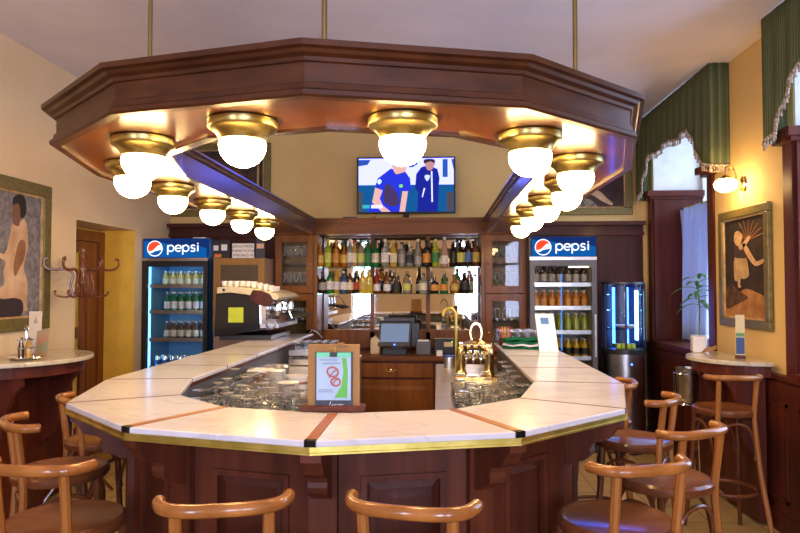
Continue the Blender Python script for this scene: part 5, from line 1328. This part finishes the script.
# ------------------------------------------------------------------ coat stand
cy = 4.75; q = at(82.5, 248, Y=cy)
t = thing('coat_stand', 'bentwood coat stand with curled hooks by the left doorway', 'coat stand', (q.x, cy, 0))
H = q.z
MB().lathe([(0, .02), (.02, .02), (.02, H - .28), (.026, H - .27), (.026, H - .25), (.02, H - .24), (.02, H - .1), (.024, H - .09), (.014, H - .07), (.012, H - .05), (.022, H - .03), (.02, H - .01), (0, H)], 14).build('pole', 'bentd', t, smooth=True)
MB().lathe([(.018, H - .17), (.03, H - .165), (.03, H - .15), (.018, H - .145)], 14).build('collar', 'bent', t, smooth=True)
for i in range(6):
    a = R(30 + 60 * i); d = Vector((math.cos(a), math.sin(a), 0))
    f_ = lambda r_, z_: d * r_ + Vector((0, 0, z_))
    MB().tube(smooth_curve([f_(.02, H - .36), f_(.06, H - .35), f_(.075, H - .28), f_(.06, H - .2), f_(.1, H - .16), f_(.19, H - .165), f_(.245, H - .14), f_(.25, H - .09), f_(.225, H - .08)]), .009, 7).build('upper_hook', 'bentd', t, smooth=True)
    MB().tube(smooth_curve([f_(.035, H - .29), f_(.05, H - .34), f_(.1, H - .365), f_(.16, H - .355), f_(.18, H - .33), f_(.17, H - .315)]), .008, 7).build('lower_hook', 'bentd', t, smooth=True)
for i in range(4):
    a = R(45 + 90 * i); d = Vector((math.cos(a), math.sin(a), 0)); f_ = lambda r_, z_: d * r_ + Vector((0, 0, z_))
    MB().tube(smooth_curve([f_(.018, .5), f_(.06, .3), f_(.16, .12), f_(.24, .014)]), .013, 7).build('foot', 'bentd', t, smooth=True)

# ------------------------------------------------------------------ bar stools
def make_stool():
    t = thing('bar_stool', '', 'bar stool', group='bentwood bar stools')
    SZ = .80; r = .187
    MB().lathe([(0, SZ - .004), (r - .03, SZ - .002), (r - .022, SZ + .002), (r - .015, SZ)], 32).lathe([(0, SZ - .018), (r - .03, SZ - .018)], 32).build('seat', 'seat', t, smooth=True)
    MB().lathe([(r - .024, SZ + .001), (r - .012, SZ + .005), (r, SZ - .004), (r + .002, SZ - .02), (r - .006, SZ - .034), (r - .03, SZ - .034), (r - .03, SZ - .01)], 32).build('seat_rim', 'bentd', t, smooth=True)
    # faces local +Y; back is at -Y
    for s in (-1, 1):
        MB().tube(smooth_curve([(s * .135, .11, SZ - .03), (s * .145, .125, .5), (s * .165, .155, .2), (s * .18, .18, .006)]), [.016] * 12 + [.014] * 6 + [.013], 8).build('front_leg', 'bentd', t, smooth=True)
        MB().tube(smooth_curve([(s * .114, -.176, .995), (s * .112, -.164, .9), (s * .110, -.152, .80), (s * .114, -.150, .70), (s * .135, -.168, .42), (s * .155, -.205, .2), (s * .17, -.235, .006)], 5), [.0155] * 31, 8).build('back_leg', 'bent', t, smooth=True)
    ar = [(k_ * .86, y_ + .012, z_ - .012) for k_, y_, z_ in ((-.190, -.112, 1.018), (-.186, -.135, 1.018), (-.168, -.172, 1.018), (-.13, -.201, 1.019), (-.07, -.216, 1.020), (0, -.221, 1.021), (.07, -.216, 1.020), (.13, -.201, 1.019), (.168, -.172, 1.018), (.186, -.135, 1.018), (.190, -.112, 1.018))]
    cv = smooth_curve(ar, 4)
    MB().tube([p + Vector((0, .0, 0)) for p in cv], [.012] + [.0175] * (len(cv) - 2) + [.012], 10).build('top_rail', 'bent', t, smooth=True)
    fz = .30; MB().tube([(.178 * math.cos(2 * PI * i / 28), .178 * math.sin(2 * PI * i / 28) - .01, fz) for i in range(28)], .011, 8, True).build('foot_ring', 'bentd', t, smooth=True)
    for a in (0, 90, 180, 270):
        m_ = Matrix.Rotation(R(a), 3, 'Z')
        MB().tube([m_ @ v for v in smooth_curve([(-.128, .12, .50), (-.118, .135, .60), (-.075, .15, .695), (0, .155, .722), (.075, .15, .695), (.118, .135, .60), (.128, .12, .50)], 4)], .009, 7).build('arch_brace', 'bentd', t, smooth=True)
    return t
def seat_at(px, py):
    q = at(px, py, Z=.80); return q.x, q.y
ST = [((-.572, 1.79), 13, 'bentwood bar stool at the front of the bar, left of the menu board'),
      ((-.042, 1.80), -11, 'bentwood bar stool at the front of the bar, right below the menu board'),
      (seat_at(65, 518), -4, 'bentwood bar stool nearest at the left, cut by lower photo corner'),
      (seat_at(61, 468), -50, 'bentwood bar stool on the left before the marble wall table, behind the nearest'),
      (seat_at(106, 437), -42, 'bentwood bar stool on the left arm, third back, near the door'),
      (seat_at(616, 518), 19, 'bentwood bar stool nearest on the right side of the bar'),
      (seat_at(663, 476), 34, 'bentwood bar stool second from the front on the right of the bar'),
      (seat_at(633, 438), 58, 'bentwood bar stool third from the front on the right, seat shining blue'),
      (seat_at(597, 418.5), 75, 'bentwood bar stool farthest along the right arm, mostly hidden by the bar'),
      (seat_at(724, 407), 3, 'bentwood bar stool at the right wall table under the dancer picture')]
stool0 = make_stool()
for i, ((x, y), a, l) in enumerate(ST):
    if i == 0: stool0.location = (x, y, 0); stool0.rotation_euler = (0, 0, R(a)); stool0['label'] = l
    else: dup(stool0, (x, y, 0), R(a), l)

# ------------------------------------------------------------------ daylight
wd = bpy.data.worlds.new('daylight'); bpy.context.scene.world = wd; wd.use_nodes = True
bg = wd.node_tree.nodes['Background']; bg.inputs[0].default_value = (.55, .66, 1, 1); bg.inputs[1].default_value = 1.5
def area(name, loc, rot, sx, sy, e, c):
    l = bpy.data.lights.new(name, 'AREA'); l.shape = 'RECTANGLE'; l.size = sx; l.size_y = sy; l.energy = e; l.color = c
    o = bpy.data.objects.new(name, l); C.objects.link(o); o.location = loc; o.rotation_euler = rot; return o
for i, (a, b) in enumerate(wins): area('window_daylight', ((a + b) / 2, YF - .3, 1.78), (R(90), 0, 0), b - a, 1.95, 112, (.66, .72, 1))
for a, b in ((N1a, N1b), (N2a, N2b)): area('window_daylight', (XN + .2, (a + b) / 2, 2.1), (0, R(90), 0), 2.2, b - a, 34, (.55, .72, 1))

sc = bpy.context.scene
sc.view_settings.view_transform = 'Standard'; sc.view_settings.look = 'None'
sc.view_settings.gamma = 1; sc.view_settings.use_curve_mapping = False; sc.view_settings.exposure = 0.55
sc.cycles.max_bounces = 8; sc.cycles.transparent_max_bounces = 24; sc.cycles.caustics_reflective = False; sc.cycles.caustics_refractive = False
sc.cycles.sample_clamp_indirect = 6
